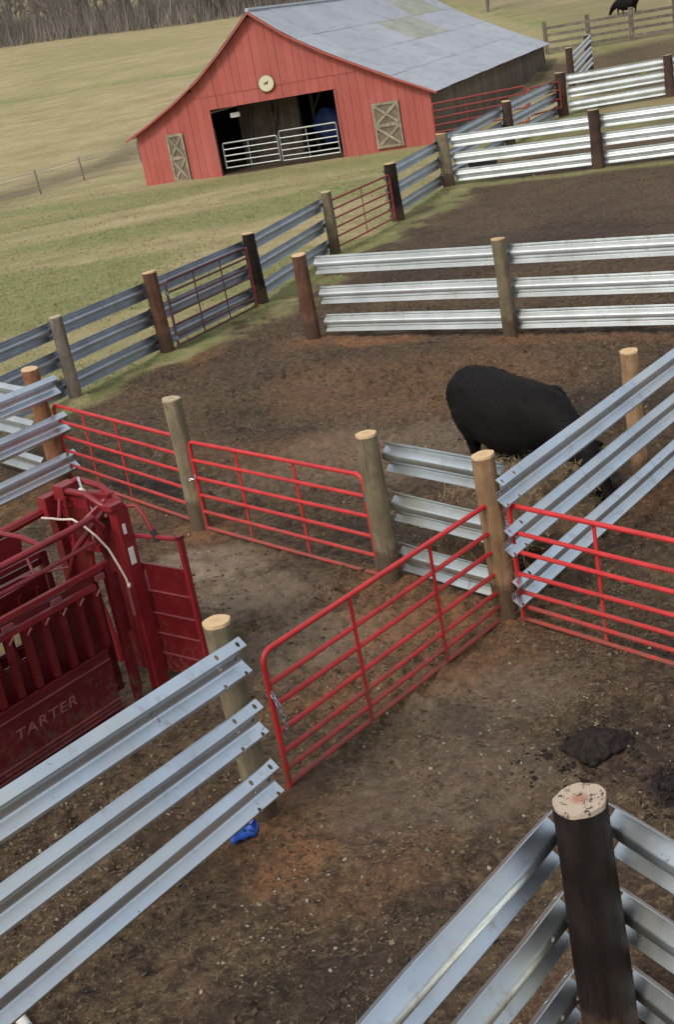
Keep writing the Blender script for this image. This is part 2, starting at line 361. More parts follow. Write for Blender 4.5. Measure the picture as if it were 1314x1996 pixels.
def zt(x, y):
    x = np.asarray(x, float); y = np.asarray(y, float)
    t = np.maximum(0, y-66+.12*x)
    z = .062*t*sm(t, 0, 45) + 0.0
    z = z + 1.6*(fbm(x+50, y, 60, 3, 5)-.5)*sm(y, 75, 130)
    z = z - .9*np.exp(-((y+.73*x-137.5)/7)**2)*sm(-x, -4, 8)
    z = z + sm(-x, -10, 60)*sm(y, 150, 260)*3
    return z + .10*sm(y, 290, 420)*np.maximum(0, y-290)
ygrid = np.concatenate([np.arange(-6, 3.4, .25), np.arange(3.4, 19, .045), np.arange(19, 34, .085), np.arange(34, 60, .2), np.arange(60, 130, .7), np.arange(130, 330, 2.5), np.arange(330, 1500, 30)])
xgrid = np.concatenate([np.arange(-900, -120, 40), np.arange(-120, -24, 3), np.arange(-24, -7, .5), np.arange(-7, 7.5, .05), np.arange(7.5, 24, .3), np.arange(24, 120, 3), np.arange(120, 900, 40)])
X, Y = np.meshgrid(xgrid, ygrid); xf = X.ravel(); yf = Y.ravel()
sd = side_LA(xf, yf)
wob = (fbm(xf, yf, 1.6, 4, 21)-.5)
# the pen is bare mud; grass and winter turf outside it
mudm = sm(sd+wob*2.2, .25, .9)*(1-sm(yf+wob*6, 50, 56)*sm(sd, -5, 4)*.75)
lc = (xf-.18)*.61+(yf-25.67)*.79           # >0 beyond the middle fence
mudm = np.clip(mudm, 0, 1)
farpen = sm(yf, 66, 70)*sm(xf+wob*4, 17, 19)*(1-sm(yf+wob*6, 90, 95))
grass = 1-np.maximum.reduce([mudm, farpen*.9, .6*np.exp(-(((xf+13.2)*.85-(yf-75.6)*.525+3.0+wob*3)/2.6)**2)*sm(-xf, 5.5, 9)*sm(yf, 58, 66)])
# a little grass creeping along fence feet and in the left corner
fx = fbm(xf, yf, .5, 3, 33)
cut = np.exp(-((sd-.9)/.5)**2)*sm(fx, .46, .6)*sm(yf, 26, 30)
lb = (xf-5.95)*.47+(yf-45.76)*.88
cut2 = np.exp(-((lb+.35)/.4)**2)*sm(xf, 5.5, 6.5)*.9
left = sm(-xf, 3.4, 4.4)*sm(19-yf, 0, 3)*sm(fbm(xf, yf, .8, 4, 44), .45, .58)*.8
grass = np.clip(np.maximum.reduce([grass, cut*.8, cut2, left]), 0, 1)
clay = np.zeros_like(xf); pb = np.zeros_like(xf)
for k, p in POST.items():
    r = np.hypot(xf-p[0], yf-p[1]); a = .95 if p[1] < 30 else .6
    clay = np.maximum(clay, np.exp(-(r/.55)**2)*a); pb += .075*np.exp(-(r/.30)**2)
def blob(cx, cy, rx, ry, ang=0, seed=1, n=.9):
    c, s = math.cos(ang), math.sin(ang); dx = xf-cx; dy = yf-cy
    r = np.hypot((dx*c+dy*s)/rx, (-dx*s+dy*c)/ry)+(fbm(xf, yf, max(rx, ry)*.6, 4, seed)-.5)*n
    return 1-sm(r, .55, 1.1)
clay = np.maximum.reduce([clay, .95*blob(-.75,8.25,.55,.30,.6,51), .35*blob(-.2,7.9,.8,.4,.5,151), .85*blob(.6,12.0,1.1,.8,.2,52), .6*blob(1.0,11.0,1.1,.6,.8,152), .7*blob(-4.6,18.2,.8,.7,0,53),
    .95*blob(1.3,24.75,1.6,.38,-.66,54), .6*blob(4.6,22.1,2.6,.35,-.66,154), .4*blob(1.5,21.5,3.0,2.0,-.6,155), .35*blob(-.6,18.5,1.8,1.2,-.6,156), .8*blob(1.7,14.0,.9,.6,0,55), .55*blob(-2.1,26.3,1.2,.4,.9,56), .6*blob(-3.3,17.2,.9,.8,0,57),
    .5*blob(-.2,10.8,.8,.6,0,58), .45*blob(1.35,10.9,.5,.4,0,59)])
sand = np.maximum.reduce([blob(-1.6,14.6,1.0,.75,-.6,61), .8*blob(-1.2,13.6,1.1,.8,-.6,62), .6*blob(-.4,12.0,1.0,.8,0,63), .45*blob(.6,17.8,2.5,1.5,0,64),
    .45*blob(1.0,10.2,1.0,.8,0,65), .35*blob(.3,9.0,1.3,.9,0,66)])
dark = np.maximum.reduce([blob(1.72,8.92,.30,.22,.3,71,.7), .9*blob(2.25,8.15,.32,.42,.2,72), .6*blob(3.1,14.6,1.0,.7,0,73), .55*blob(4.4,18.0,1.3,.9,0,74),
    .7*blob(-2.6,18.0,1.2,.35,-.9,75), .35*blob(6,32,5,3,0,76), .35*blob(2.2,8.9,1.0,.7,0,77), .5*blob(.6,14.6,.9,.5,-.8,78),
    .45*blob(-1.6,8.9,.6,1.3,-.7,79), .45*blob(-.6,6.6,1.3,.6,.2,171), .35*blob(.2,7.3,.5,.35,.2,172), .3*blob(-.2,5.7,1.4,.5,.1,173), .4*blob(.75,9.9,.25,.45,.3,174), .3*blob(3.0,10.4,.9,.6,.3,175)])
grav = (sm(-yf, -10.5, -8.2)*.75+.1)*(1-sm(yf, 16, 22))*sm(fbm(xf, yf, 1.2, 3, 81), .3, .6)
green = sm(fbm(xf*.6, yf, 5, 5, 91), .42, .62)*sm(82-yf, 0, 22)*.85
green = np.maximum(green, np.exp(-((yf-61.5+.4*xf)/2.6)**2)*.85*(yf < 75))
green = np.maximum(green, np.exp(-((sd-.1)/1.1)**2)*.95*sm(fx, .25, .5))
green = np.maximum(green, np.exp(-((yf+.73*xf-137.5)/4.5)**2)*1.0*sm(-xf, -4, 6))
green = np.maximum.reduce([green, cut, cut2, left, .35*sm(fbm(xf, yf, 22, 4, 95), .5, .68)])
clayfar = np.exp(-((yf-236+.25*xf)/14)**2)*sm(-xf, 12, 50)*.0
# relief: hoof-churned mud in the pen, softer turf outside
near = 1-sm(yf, 34, 60)
rel = (fbm(xf, yf, 2.4, 3, 16)-.5)*.10 + (fbm(xf, yf, .85, 4, 11)-.5)*.10 + (fbm(xf, yf, .22, 3, 12, .65)-.5)*.085
pit = sm(vnoise(xf/.23, yf/.23, 14), .70, .95)*-.028
zf = zt(xf, yf) + near*(rel+pit)*(.35+.65*(1-grass)) + (1-near)*(fbm(xf, yf, 2.5, 3, 13)-.5)*.16 + pb + dark*.02
ny, nx = X.shape
Zv = zf.reshape(ny, nx); hr = np.random.default_rng(77)
for _ in range(5200):
    hx, hy = hr.uniform(-6.5, 7.2), 4.5+hr.random()**.8*29
    if side_LA(hx, hy) < .8 or vnoise(np.array([hx/1.3]), np.array([hy/1.3]), 301)[0] < .36: continue
    R_ = hr.uniform(.055, .10); dep = hr.uniform(.025, .065)*(.75 if hy < 8.5 else 1)
    i0, i1 = np.searchsorted(ygrid, (hy-.25, hy+.25)); j0, j1 = np.searchsorted(xgrid, (hx-.25, hx+.25))
    an = hr.uniform(0, 6.28); dx = X[i0:i1, j0:j1]-hx; dy = Y[i0:i1, j0:j1]-hy
    q = np.hypot((dx*np.cos(an)+dy*np.sin(an))/1.25, -dx*np.sin(an)+dy*np.cos(an))/R_
    Zv[i0:i1, j0:j1] += -dep*(1-sm(q, .55, 1.1))+dep*.35*np.exp(-((q-1.35)/.35)**2)
zf = Zv.ravel()
vs = np.stack([xf, yf, zf], 1)
idx = np.arange(ny*nx).reshape(ny, nx)
quads = np.stack([idx[:-1,:-1], idx[:-1,1:], idx[1:,1:], idx[1:,:-1]], -1).reshape(-1, 4)
me = bpy.data.meshes.new('ground')
me.vertices.add(len(vs)); me.vertices.foreach_set('co', vs.ravel())
me.loops.add(quads.size); me.loops.foreach_set('vertex_index', quads.ravel())
me.polygons.add(len(quads)); me.polygons.foreach_set('loop_start', np.arange(0, quads.size, 4)); me.polygons.foreach_set('loop_total', np.full(len(quads), 4))
me.polygons.foreach_set('use_smooth', np.ones(len(quads), bool)); me.update(calc_edges=True)
for nm, ch in (('mask_a', (grass, clay, dark)), ('mask_b', (green, sand, grav))):
    a = me.attributes.new(nm, 'FLOAT_COLOR', 'POINT')
    a.data.foreach_set('color', np.stack([*ch, np.ones_like(xf)], 1).astype(np.float32).ravel())
me.materials.append(M['ground'])
ground = bpy.data.objects.new('ground', me); COL.objects.link(ground); tag(ground, kind='structure')
from math import floor
ZG = zf.reshape(ny, nx)
def gza(x, y):
    i = np.clip(np.searchsorted(ygrid, y)-1, 0, ny-2); j = np.clip(np.searchsorted(xgrid, x)-1, 0, nx-2)
    ty = (y-ygrid[i])/(ygrid[i+1]-ygrid[i]); tx = (x-xgrid[j])/(xgrid[j+1]-xgrid[j])
    return (ZG[i,j]*(1-tx)+ZG[i,j+1]*tx)*(1-ty)+(ZG[i+1,j]*(1-tx)+ZG[i+1,j+1]*tx)*ty
def gz(x, y): return float(gza(np.array([float(x)]), np.array([float(y)]))[0])

def scatter(name, n, boxr, shape_v, shape_f, size, mat, dens, label, cat, flat=1.0, zoff=0, tilt=.3, kind='stuff'):
    # many small pieces in one mesh; dens(x, y) gives acceptance 0..1
    x = rng.uniform(boxr[0], boxr[1], n); y = rng.uniform(boxr[2], boxr[3], n)
    keep = rng.random(n) < dens(x, y); x = x[keep]; y = y[keep]; n = len(x)
    z = gza(x, y)
    s = size[0]*(size[1]/size[0])**(rng.random(n)**2.2)
    a = rng.uniform(0, 2*math.pi, n); tx = rng.normal(0, tilt, n); ty = rng.normal(0, tilt, n)
    V = np.array(shape_v); nv = len(V)
    P = V[None]*s[:,None,None]*rng.uniform(.7, 1.3, (n, 1, 3))
    P[:,:,2] *= flat
    c, q = np.cos(a)[:,None], np.sin(a)[:,None]
    px = P[:,:,0]*c-P[:,:,1]*q; py = P[:,:,0]*q+P[:,:,1]*c; pz = P[:,:,2]+px*tx[:,None]+py*ty[:,None]
    out = np.stack([px+x[:,None], py+y[:,None], pz+z[:,None]+zoff], -1).reshape(-1, 3)
    F = np.array(shape_f); fs = (F[None]+(np.arange(n)*nv)[:,None,None]).reshape(-1, F.shape[1])
    me = bpy.data.meshes.new(name); me.vertices.add(len(out)); me.vertices.foreach_set('co', out.ravel())
    k = F.shape[1]
    me.loops.add(fs.size); me.loops.foreach_set('vertex_index', fs.ravel()); me.polygons.add(len(fs))
    me.polygons.foreach_set('loop_start', np.arange(0, fs.size, k)); me.polygons.foreach_set('loop_total', np.full(len(fs), k))
    me.update(calc_edges=True); me.materials.append(M[mat])
    o = bpy.data.objects.new(name, me); COL.objects.link(o); tag(o, label, cat, kind=kind); return o
def ico(sub=1, jit=.18, seed=1):
    bm = bmesh.new(); bmesh.ops.create_icosphere(bm, subdivisions=sub, radius=1); r = random.Random(seed)
    v = [tuple(c*(1+r.uniform(-jit, jit)) for c in p.co) for p in bm.verts]; bm.verts.ensure_lookup_table()
    f = [tuple(q.index for q in p.verts) for p in bm.faces]; bm.free(); return v, f

# ------------------------------------------------------------------ fences
def lathe_post(mb, x, y, z0, h, d, seed, lean=(0,0), n=28):
    r = random.Random(seed); ph = [r.uniform(0, 6.28) for _ in range(4)]
    zs = [-.35, 0, .08, .18, .3, .45, .6, .75, .9, 1.05, 1.2, 1.35, 1.5, h-.05, h-.012]; zs = [q for q in zs if q <= h-.012]
    vs = []; R = d/2
    for q in zs:
        k = 1.06-.09*max(q, 0)/h+.02*math.sin(3*q+ph[3])
        for i in range(n):
            a = 2*math.pi*i/n
            rr = R*k*(1+.04*math.sin(2*a+ph[0]+.5*q)+.028*math.sin(5*a+ph[1]+2*q)+.02*math.sin(9*a+ph[2]-q)+.007*r.uniform(-1, 1))
            vs.append((x+lean[0]*q/h+rr*math.cos(a), y+lean[1]*q/h+rr*math.sin(a), z0+q))
    fs = [(i*n+k, i*n+(k+1) % n, (i+1)*n+(k+1) % n, (i+1)*n+k) for i in range(len(zs)-1) for k in range(n)]
    fs += [tuple(range(n))[::-1], tuple((len(zs)-1)*n+k for k in range(n))]
    mb.add(vs, fs); return vs[-n:]
def post(parent, key, label=None, standalone=None, lean=None, data=None):
    x, y, h, d, mt, eg = data or POST[key]
    z0 = float(zt(x, y)); s = hash(key) % 9999 if not isinstance(key, str) else sum(map(ord, key))*7
    r = random.Random(s); lean = lean or (r.uniform(-.02, .02), r.uniform(-.02, .02))
    mb = MB(); ring = lathe_post(mb, x, y, z0, h, d, s, lean)
    if standalone:
        root = empty('gate_post', (x, y, z0), standalone, 'post'); p = mb.obj('shaft', M[mt], root, True); par = root
    else:
        p = mb.obj('post', M[mt], parent, True); par = p
    if label: p['label'] = label
    # sawn top, cut slightly out of square
    c = Vector((x+lean[0], y+lean[1], z0+h)); t = MB(); n = len(ring)
    sl_ = (r.uniform(-.10, .10), r.uniform(-.10, .10))
    rv = [Vector(q) for q in ring]
    bot = [(q.x, q.y, q.z) for q in rv]
    top = [(c.x+(q.x-c.x)*.985, c.y+(q.y-c.y)*.985, c.z+(q.x-c.x)*sl_[0]+(q.y-c.y)*sl_[1]+.012) for q in rv]
    t.add(bot+top+[(c.x, c.y, c.z+.014)], [(k, (k+1) % n, n+(k+1) % n, n+k) for k in range(n)]+[(n+k, n+(k+1) % n, 2*n) for k in range(n)])
    off = WL[par.name]
    me = t.mesh('cut_top', M[eg], Vector((c.x, c.y, c.z)), False)
    o = bpy.data.objects.new('cut_top', me); COL.objects.link(o); o.parent = par; o.location = c-off; WL[o.name] = off
    return p

def wprofile():
    # (height, depth) of a W-beam, valley on depth 0, crests forward
    half = [(.171,.016), (.168,.021), (.160,.031), (.124,.073), (.119,.079), (.113,.0835), (.106,.085), (.099,.0835), (.094,.079), (.089,.073), (.044,.014), (.039,.008), (.033,.0035), (.025,.001), (.010,.0)]
    return half+[(-a, b) for a, b in half[::-1]]
WP = wprofile()
def wbeam(a, b, zc, front, name='rail', mat='galv', parent=None, hscale=1.0, holes=None, seed=0, za=0, zb=0, warp=.006, smooth=2):
    """a, b: xy of the beam's back line; front: +1 = crests to the right of a->b"""
    a = Vector((a[0], a[1], zc+za)); b = Vector((b[0], b[1], zc+zb)); d = (b-a); Ln = d.length; d.normalize()
    nrm = Vector((d.y, -d.x, 0)).normalized()*front; upv = Vector((0,0,1))
    k = max(2, int(Ln/.45)); th = .0045; r = random.Random(seed); mb = MB(); m = len(WP); vs = []
    ph = [r.uniform(0, 6.28) for _ in range(6)]
    for i in range(k+1):
        s = i/k
        bend = warp*(math.sin(5*s+ph[0])+.5*math.sin(13*s+ph[1])); sag = warp*.6*math.sin(4*s+ph[2])
        tw = .025*math.sin(3*s+ph[3]) if warp else 0
        c = a+d*(Ln*s)+nrm*bend+upv*sag
        for (z, x) in WP:
            e = warp*.35*math.sin(23*s+ph[4]+z*20)
            vs.append(c+nrm*(x+th+e+tw*z*.5)+upv*(z*hscale))
        for (z, x) in WP[::-1]:
            e = warp*.35*math.sin(23*s+ph[4]+z*20)
            vs.append(c+nrm*(x+e+tw*z*.5)+upv*(z*hscale))
    q = 2*m
    fs = [(i*q+j, i*q+(j+1) % q, (i+1)*q+(j+1) % q, (i+1)*q+j) for i in range(k) for j in range(q)]
    if front < 0: fs = [f[::-1] for f in fs]
    for j in range(m-1):
        f1 = (j, q-1-j, q-2-j, j+1); f2 = tuple(k*q+t for t in f1[::-1])
        fs += [f1[::-1], f2[::-1]] if front < 0 else [f1, f2]
    mb.add(vs, fs)
    o = mb.obj(name, M[mat], parent, True)
    me = o.data; bm = bmesh.new(); bm.from_mesh(me); bmesh.ops.recalc_face_normals(bm, faces=bm.faces); bm.to_mesh(me); bm.free()
    if holes:
        cb = MB()
        for (s_, z_) in holes:
            s2 = s_ if s_ >= 0 else Ln+s_
            p0 = a+d*s2+upv*(z_*hscale)
            cb.tube([p0-nrm*.08, p0+nrm*.16], .017, 10)
        cut = cb.obj('cutter', M['dark'], parent); bm = bmesh.new(); bm.from_mesh(cut.data); bmesh.ops.recalc_face_normals(bm, faces=bm.faces); bm.to_mesh(cut.data); bm.free()
        md = o.modifiers.new('b', 'BOOLEAN'); md.object = cut; md.operation = 'DIFFERENCE'; md.solver = 'EXACT'
        dg = bpy.context.evaluated_depsgraph_get(); dg.update()
        nm = bpy.data.meshes.new_from_object(o.evaluated_get(dg)); o.modifiers.clear(); o.data = nm
        nm.set_sharp_from_angle(angle=math.radians(40))
        cm = cut.data; bpy.data.objects.remove(cut); bpy.data.meshes.remove(cm)
    return o
def bolt(parent, p, nrm, r=.016):
    mb = MB(); p = Vector(p); nrm = Vector(nrm); mb.tube([p, p+nrm*.014], r, 8); return mb.obj('bolt', M['galv_dark'], parent)
ENDH = [(.06,.141), (.29,.141), (.06,-.098), (.29,-.098), (.06,.012), (.24,.012)]
def holes_at(end): return [(s if end == 0 else -s, z) for s, z in ENDH]

ZC = (1.49, .91, .32)
def span(parent, A, B, front, zcs=ZC, mat='galv', rad=None, ea=.12, eb=.12, holes=None, seed=0, dz=0, hs=1.0, warp=.006, za=0, zb=0, bolts=True):
    """three beams between post centres A and B, on the side given by front"""
    A2 = Vector(A[:2]); B2 = Vector(B[:2]); d = (B2-A2).normalized(); n = Vector((d.y, -d.x))*front
    rad = (A[3]/2 if rad is None and len(A) > 3 else (rad or .12))
    a = A2-d*ea+n*rad; b = B2+d*eb+n*rad
    for i, z in enumerate(zcs):
        jit = random.Random(seed*10+i)
        o = wbeam(a, b, z+dz+jit.uniform(-.012, .012), front, 'rail', mat, parent, hs, holes, seed*3+i, za, zb, warp)
def P_(k): return POST[k]
def chain(g, pts, r=.007, link=.045):
    P = [Vector(p) for p in pts]; tot = sum((P[i+1]-P[i]).length for i in range(len(P)-1)); n = int(tot/(link*.8)); k = 0
    for j in range(n):
        t = (j+.5)/n*tot; i = 0
        while t > (P[i+1]-P[i]).length and i < len(P)-2: t -= (P[i+1]-P[i]).length; i += 1
        d = (P[i+1]-P[i]).normalized(); c = P[i]+d*t; ref = Vector((0,0,1)) if abs(d.z) < .9 else Vector((1,0,0))
        a = d.cross(ref).normalized(); b = d.cross(a); side = a if j % 2 else b
        ring = [c+d*(link*.6*math.cos(q))+side*(link*.32*math.sin(q)) for q in np.linspace(0, 2*math.pi, 9)]
        MB().tube(ring, r, 5, False).obj('chain_link', M['galv_dark'], g, True)

# --- fence along the field (posts stand on the pen side of its rails)
fa = empty('guardrail_fence', (-4.56,24.45,0), 'long dark steel guardrail fence between the grassy field and the muddy pen', 'fence')
ex1 = (-6.85,20.75,1.7,.26,'w_grey','end_grey')
post(fa, 'X1', data=ex1); ex0 = (-9.1,17.1,1.7,.26,'w_grey','end_grey'); post(fa, 'X0', data=ex0)
for k in ('P15','P14','P13'): post(fa, k, lean={'P13': (-.02,.02)}.get(k))
post(fa, 'P12'); 
ZA = (1.40, .84, .29)
seq = [ex0, ex1, P_('P15'), P_('P14'), P_('P13'), P_('P12')]
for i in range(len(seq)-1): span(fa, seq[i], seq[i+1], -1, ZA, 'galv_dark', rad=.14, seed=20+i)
fa2 = empty('guardrail_fence', (3.5,39.9,0), 'steel guardrail fence running from the red field gate back towards the barn side', 'fence')
post(fa2, 'P11'); post(fa2, 'P10'); post(fa2, 'Pm')
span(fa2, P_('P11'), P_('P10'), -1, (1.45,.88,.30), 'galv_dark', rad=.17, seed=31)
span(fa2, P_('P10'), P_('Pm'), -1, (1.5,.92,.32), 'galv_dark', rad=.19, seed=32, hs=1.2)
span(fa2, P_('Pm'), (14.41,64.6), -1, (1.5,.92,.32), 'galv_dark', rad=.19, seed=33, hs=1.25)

# --- far white fence right of the barn
fb = empty('guardrail_fence', (10.61,43.25,0), 'pale guardrail fence with two brown posts, second fence back at right', 'fence')
post(fb, 'P9'); exb = (15.1,41.0,1.85,.36,'w_dkbrown','end_grey'); post(fb, 'XB', data=exb)
span(fb, P_('P10'), P_('P9'), -1, (1.52,.92,.34), 'galv_pale', rad=.2, ea=-.2, seed=40, hs=1.22)
span(fb, P_('P9'), exb, -1, (1.52,.92,.34), 'galv_pale', rad=.2, seed=41, hs=1.22)
fb2 = empty('guardrail_fence', (14.41,64.6,0), 'farthest white guardrail fence, right of the grey barn side', 'fence')
post(fb2, 'P17'); post(fb2, 'P18'); exc = (25.2,62.2,1.95,.42,'w_dkbrown','end_grey'); post(fb2, 'XC', data=exc)
span(fb2, P_('P17'), P_('P18'), -1, (1.62,1.0,.38), 'galv_pale', rad=.22, ea=-.3, seed=43, hs=1.4)
span(fb2, P_('P18'), exc, -1, (1.62,1.0,.38), 'galv_pale', rad=.22, seed=44, hs=1.4)

# --- middle fence
fc = empty('guardrail_fence', (.18,25.67,0), 'bright guardrail fence across the middle of the mud behind the black bull', 'fence')
post(fc, 'P7'); post(fc, 'P8'); exd = (7.35,20.15,1.8,.25,'w_green','end_tan'); post(fc, 'XD', data=exd); exe = (10.9,17.4,1.8,.25,'w_green','end_tan'); post(fc, 'XE', data=exe)
ZM = (1.51, .91, .34)
span(fc, P_('P7'), P_('P8'), -1, ZM, 'galv_pale', rad=.14, ea=-.22, seed=50, hs=1.05)
span(fc, P_('P8'), exd, -1, ZM, 'galv_pale', rad=.125, seed=51, hs=1.05)
span(fc, exd, exe, -1, ZM, 'galv_pale', rad=.125, seed=52, hs=1.05)

# --- short section between the gate post and the alley post
fd = empty('guardrail_fence', (1.0,12.3,0), 'short three-rail guardrail section beside the hay, between two tan-topped posts', 'fence')
span(fd, P_('P2'), P_('P3'), -1, (1.47,.90,.31), 'galv', rad=.125, ea=-.05, eb=.02, seed=55, warp=.004)

# --- alley fence going away to the right
fe = empty('guardrail_fence', (1.5,11.62,0), 'bright guardrail fence slanting up to the right in front of the feeding bull', 'fence')
post(fe, 'P3', lean=(-.03,.02)); post(fe, 'P6'); exf = (6.4,17.7,1.75,.22,'w_tan','end_tan'); post(fe, 'XF', data=exf)
dE = Vector((.637,.771)); E0 = Vector((1.50,11.34)); E1 = E0+dE*1.72; E2 = E0+dE*5.6; E3 = E0+dE*9.2
for i, z in enumerate((1.43,.91,.36)):
    wbeam(E0+dE*(.02*i), E2, z, 1, 'rail', 'galv_blue', fe, 1.0, holes_at(0), 60+i, warp=.004)
    wbeam(E2-dE*.15+Vector((.771,-.637))*.006, E3, z, 1, 'rail', 'galv_blue', fe, 1.0, None, 64+i, warp=.004)

for z in (1.43,.91,.36):
    c = Vector((3.66,14.36)); q = E0+dE*((c-E0).dot(dE))
    bolt(fe, (q.x+.771*.004, q.y-.637*.004, z), (.771,-.637,0), .02); q = E0+dE*.33; bolt(fe, (q.x, q.y, z), (.771,-.637,0), .02)
# --- near fence at lower left
ff = empty('guardrail_fence', (-1.01,8.82,0), 'near guardrail fence at lower left with punched rail ends, before the red chute', 'fence')
post(ff, 'P4', lean=(-.03,.0)); exg = (-3.9,5.5,1.8,.24,'w_green','end_tan'); post(ff, 'XG', data=exg)
dF = Vector((.665,.747)); nF = Vector((.747,-.665)); F1 = Vector((-1.01,8.82))+nF*.118
for i, z in enumerate((1.53,.985,.43)):
    wbeam(F1-dF*4.1, F1+dF*(.02+.03*i), z, 1, 'rail', 'galv_blue', ff, 1.0, holes_at(1), 70+i, za=(.10,.02,-.05)[i], warp=.004)

# --- corner of rails at lower right
fg = empty('guardrail_fence', (1.0,5.79,0), 'corner guardrail fence around the thick dark post at lower right', 'fence')
post(fg, 'P5', lean=(-.015,.0))
dG = Vector((-.667,-.745)); nG = Vector((-.745,.667)); G1 = Vector((1.0,5.79))+nG*.165
dR = Vector((.45,-.893)); nR = Vector((.893,.45)); R1 = Vector((1.0,5.79))+nR*.165
for i, z in enumerate((1.49,.95,.40)):
    wbeam(G1-dG*.02, G1+dG*3.6, z, 1, 'rail', 'galv_blue' if i == 0 else 'galv', fg, 1.0, holes_at(0) if i else None, 80+i, warp=.008)
    wbeam(R1-dR*.05, R1+dR*3.4, z-.02, -1, 'rail', 'galv', fg, 1.0, None, 85+i, warp=.008)
gL = (-1.5,2.98,1.77,.28,'w_dark','end_dark'); post(fg, 'XGL', data=gL)
gR = (2.5,2.8,1.77,.28,'w_dark','end_dark'); post(fg, 'XGR', data=gR)

# --- left edge: two runs meeting at the orange post
fh = empty('guardrail_fence', (-4.09,19.06,0), 'shiny guardrail fence end at the left edge, bolted to the orange post', 'fence')
post(fh, 'P16', lean=(-.05,.03)); exh = (-6.7,15.95,1.8,.25,'w_orange','end_tan'); post(fh, 'XH', data=exh)
span(fh, P_('P16'), exh, -1, (1.51,.95,.33), 'galv_blue', rad=.125, ea=.25, seed=90)
fi = empty('guardrail_fence', (-5.2,20.6,0), 'pale guardrail fence behind the orange post at the left edge', 'fence')
span(fi, P_('P16'), (-6.6,22.4), -1, (1.45,.9,.32), 'galv_pale', rad=.125, ea=-.1, seed=95)
exi = (-6.5,22.25,1.75,.25,'w_grey','end_grey'); post(fi, 'XI', data=exi)

# ------------------------------------------------------------------ gates
def gate(label, a, b, z0, zs, braces, mat, r=.026, group=None, hinge=0, brr=.018, cornr=.10, name='tube_gate', za=0, zb=0):
    a = Vector((a[0], a[1], z0+za)); b = Vector((b[0], b[1], z0+zb)); d = (b-a); Ln = d.length; d.normalize()
    g = empty(name, a, label, 'gate', group)
    Z = Vector((0,0,1)); top = zs[0]; lo = zs[-1]
    def arc(c, u, v, R): return [c+u*(R*(1-math.cos(t)))+v*(R*math.sin(t)) for t in (0, .4, .8, 1.2, math.pi/2)]
    path = [a+Z*(lo-.03)]
    for t in (0, .35, .7, 1.05, 1.4, math.pi/2): path.append(a+Z*(top-cornr+cornr*math.sin(t))+d*(cornr*(1-math.cos(t))))
    for t in (math.pi/2, 1.4, 1.05, .7, .35, 0): path.append(a+d*(Ln-cornr*(1-math.cos(t)))+Z*(top-cornr+cornr*math.sin(t)))
    path.append(b+Z*(lo-.03))
    MB().tube(path, r, 10).obj('frame', M[mat], g, True)
    for z in zs[1:]:
        rr = random.Random(int(z*1000)); m1 = .006*rr.uniform(-1, 1)
        MB().tube([a+Z*z+d*r*.5, a+d*(Ln*.5)+Z*(z-.004+m1), b+Z*z-d*r*.5], r*.88, 8).obj('bar', M[mat], g, True)
    n = Vector((d.y, -d.x, 0))
    for t in braces:
        c = a+d*(Ln*t); MB().box(c+Z*((top+lo)/2)-n*(r*.6), (.038, .012, top-lo), (d, n, Z)).obj('brace', M[mat], g)
    e = a if hinge == 0 else b; sgn = -1 if hinge == 0 else 1
    if hinge is not None:
        for z in (lo+.16, top-.25):
            MB().tube([e+Z*(z-.05)+d*sgn*.01, e+Z*(z+.05)+d*sgn*.01], r*1.35, 8).tube([e+Z*z, e+Z*z+d*sgn*.09], .011, 6).obj('hinge', M['galv_dark'], g, True)
    return g
Z7 = (1.25,.965,.765,.525,.33,.175,.035); Z6 = (1.25,1.0,.76,.52,.29,.06)
gate('bright red tube gate standing open beside the blue plastic bag', (1.46,11.62-.02), (-.80,9.26), .03, Z7, (.31,.665), 'gate_red')
chain(bpy.data.objects['tube_gate'], [(-.80,9.26,.95),(-.74,9.20,.80),(-.72,9.18,.62)])
gate('red tube gate leaving the frame at the right edge', (1.63,11.50), (3.45,9.03), .02, Z7, (.335,.67), 'gate_red')
gate('red tube gate between the two greenish gate posts', (-1.70,15.78), (.34,13.22), .0, Z6, (.29,.63), 'gate_red', hinge=1)
gate('red tube gate left of the leaning greenish post, behind the chute', (-3.95,19.15), (-1.86,16.10), .0, Z6, (.25,.52), 'gate_red')
chain(bpy.data.objects['tube_gate.002'], [(-1.70,15.78,.80),(-1.72,15.70,.77),(-1.79,15.74,.76)], .005, .036)
post(None, 'P1', standalone='leaning greenish wooden gate post between two red gates', lean=(-.02,.03))
post(None, 'P2', standalone='greenish wooden gate post with flat tan top left of the short guardrail section', lean=(.0,.0))
# gates on the field fence
d_ = Vector((2.08,3.48)).normalized(); n_ = Vector((d_.y, -d_.x))
a_ = Vector((-2.92,27.09))+d_*.2+n_*.17; b_ = Vector((-2.92,27.09))+d_*3.45+n_*.2
gate('old maroon tube gate swung back against the field guardrail fence', a_, b_, .08, (1.42,1.18,.95,.72,.48,.24,.05), (.33,.66), 'gate_maroon', r=.028)
MB().tube([(b_.x+.02, b_.y+.01, .1), (b_.x+.02, b_.y+.01, 1.5)], .03, 8).obj('end_upright', M['gate_red_far'], bpy.data.objects['tube_gate.004'], True)
gate('faded red field gate between the dark post and the grey post', (1.38,36.1), (3.4,39.7), .1, (1.35,1.1,.85,.6,.35,.08), (.5,), 'gate_red_far', r=.03)
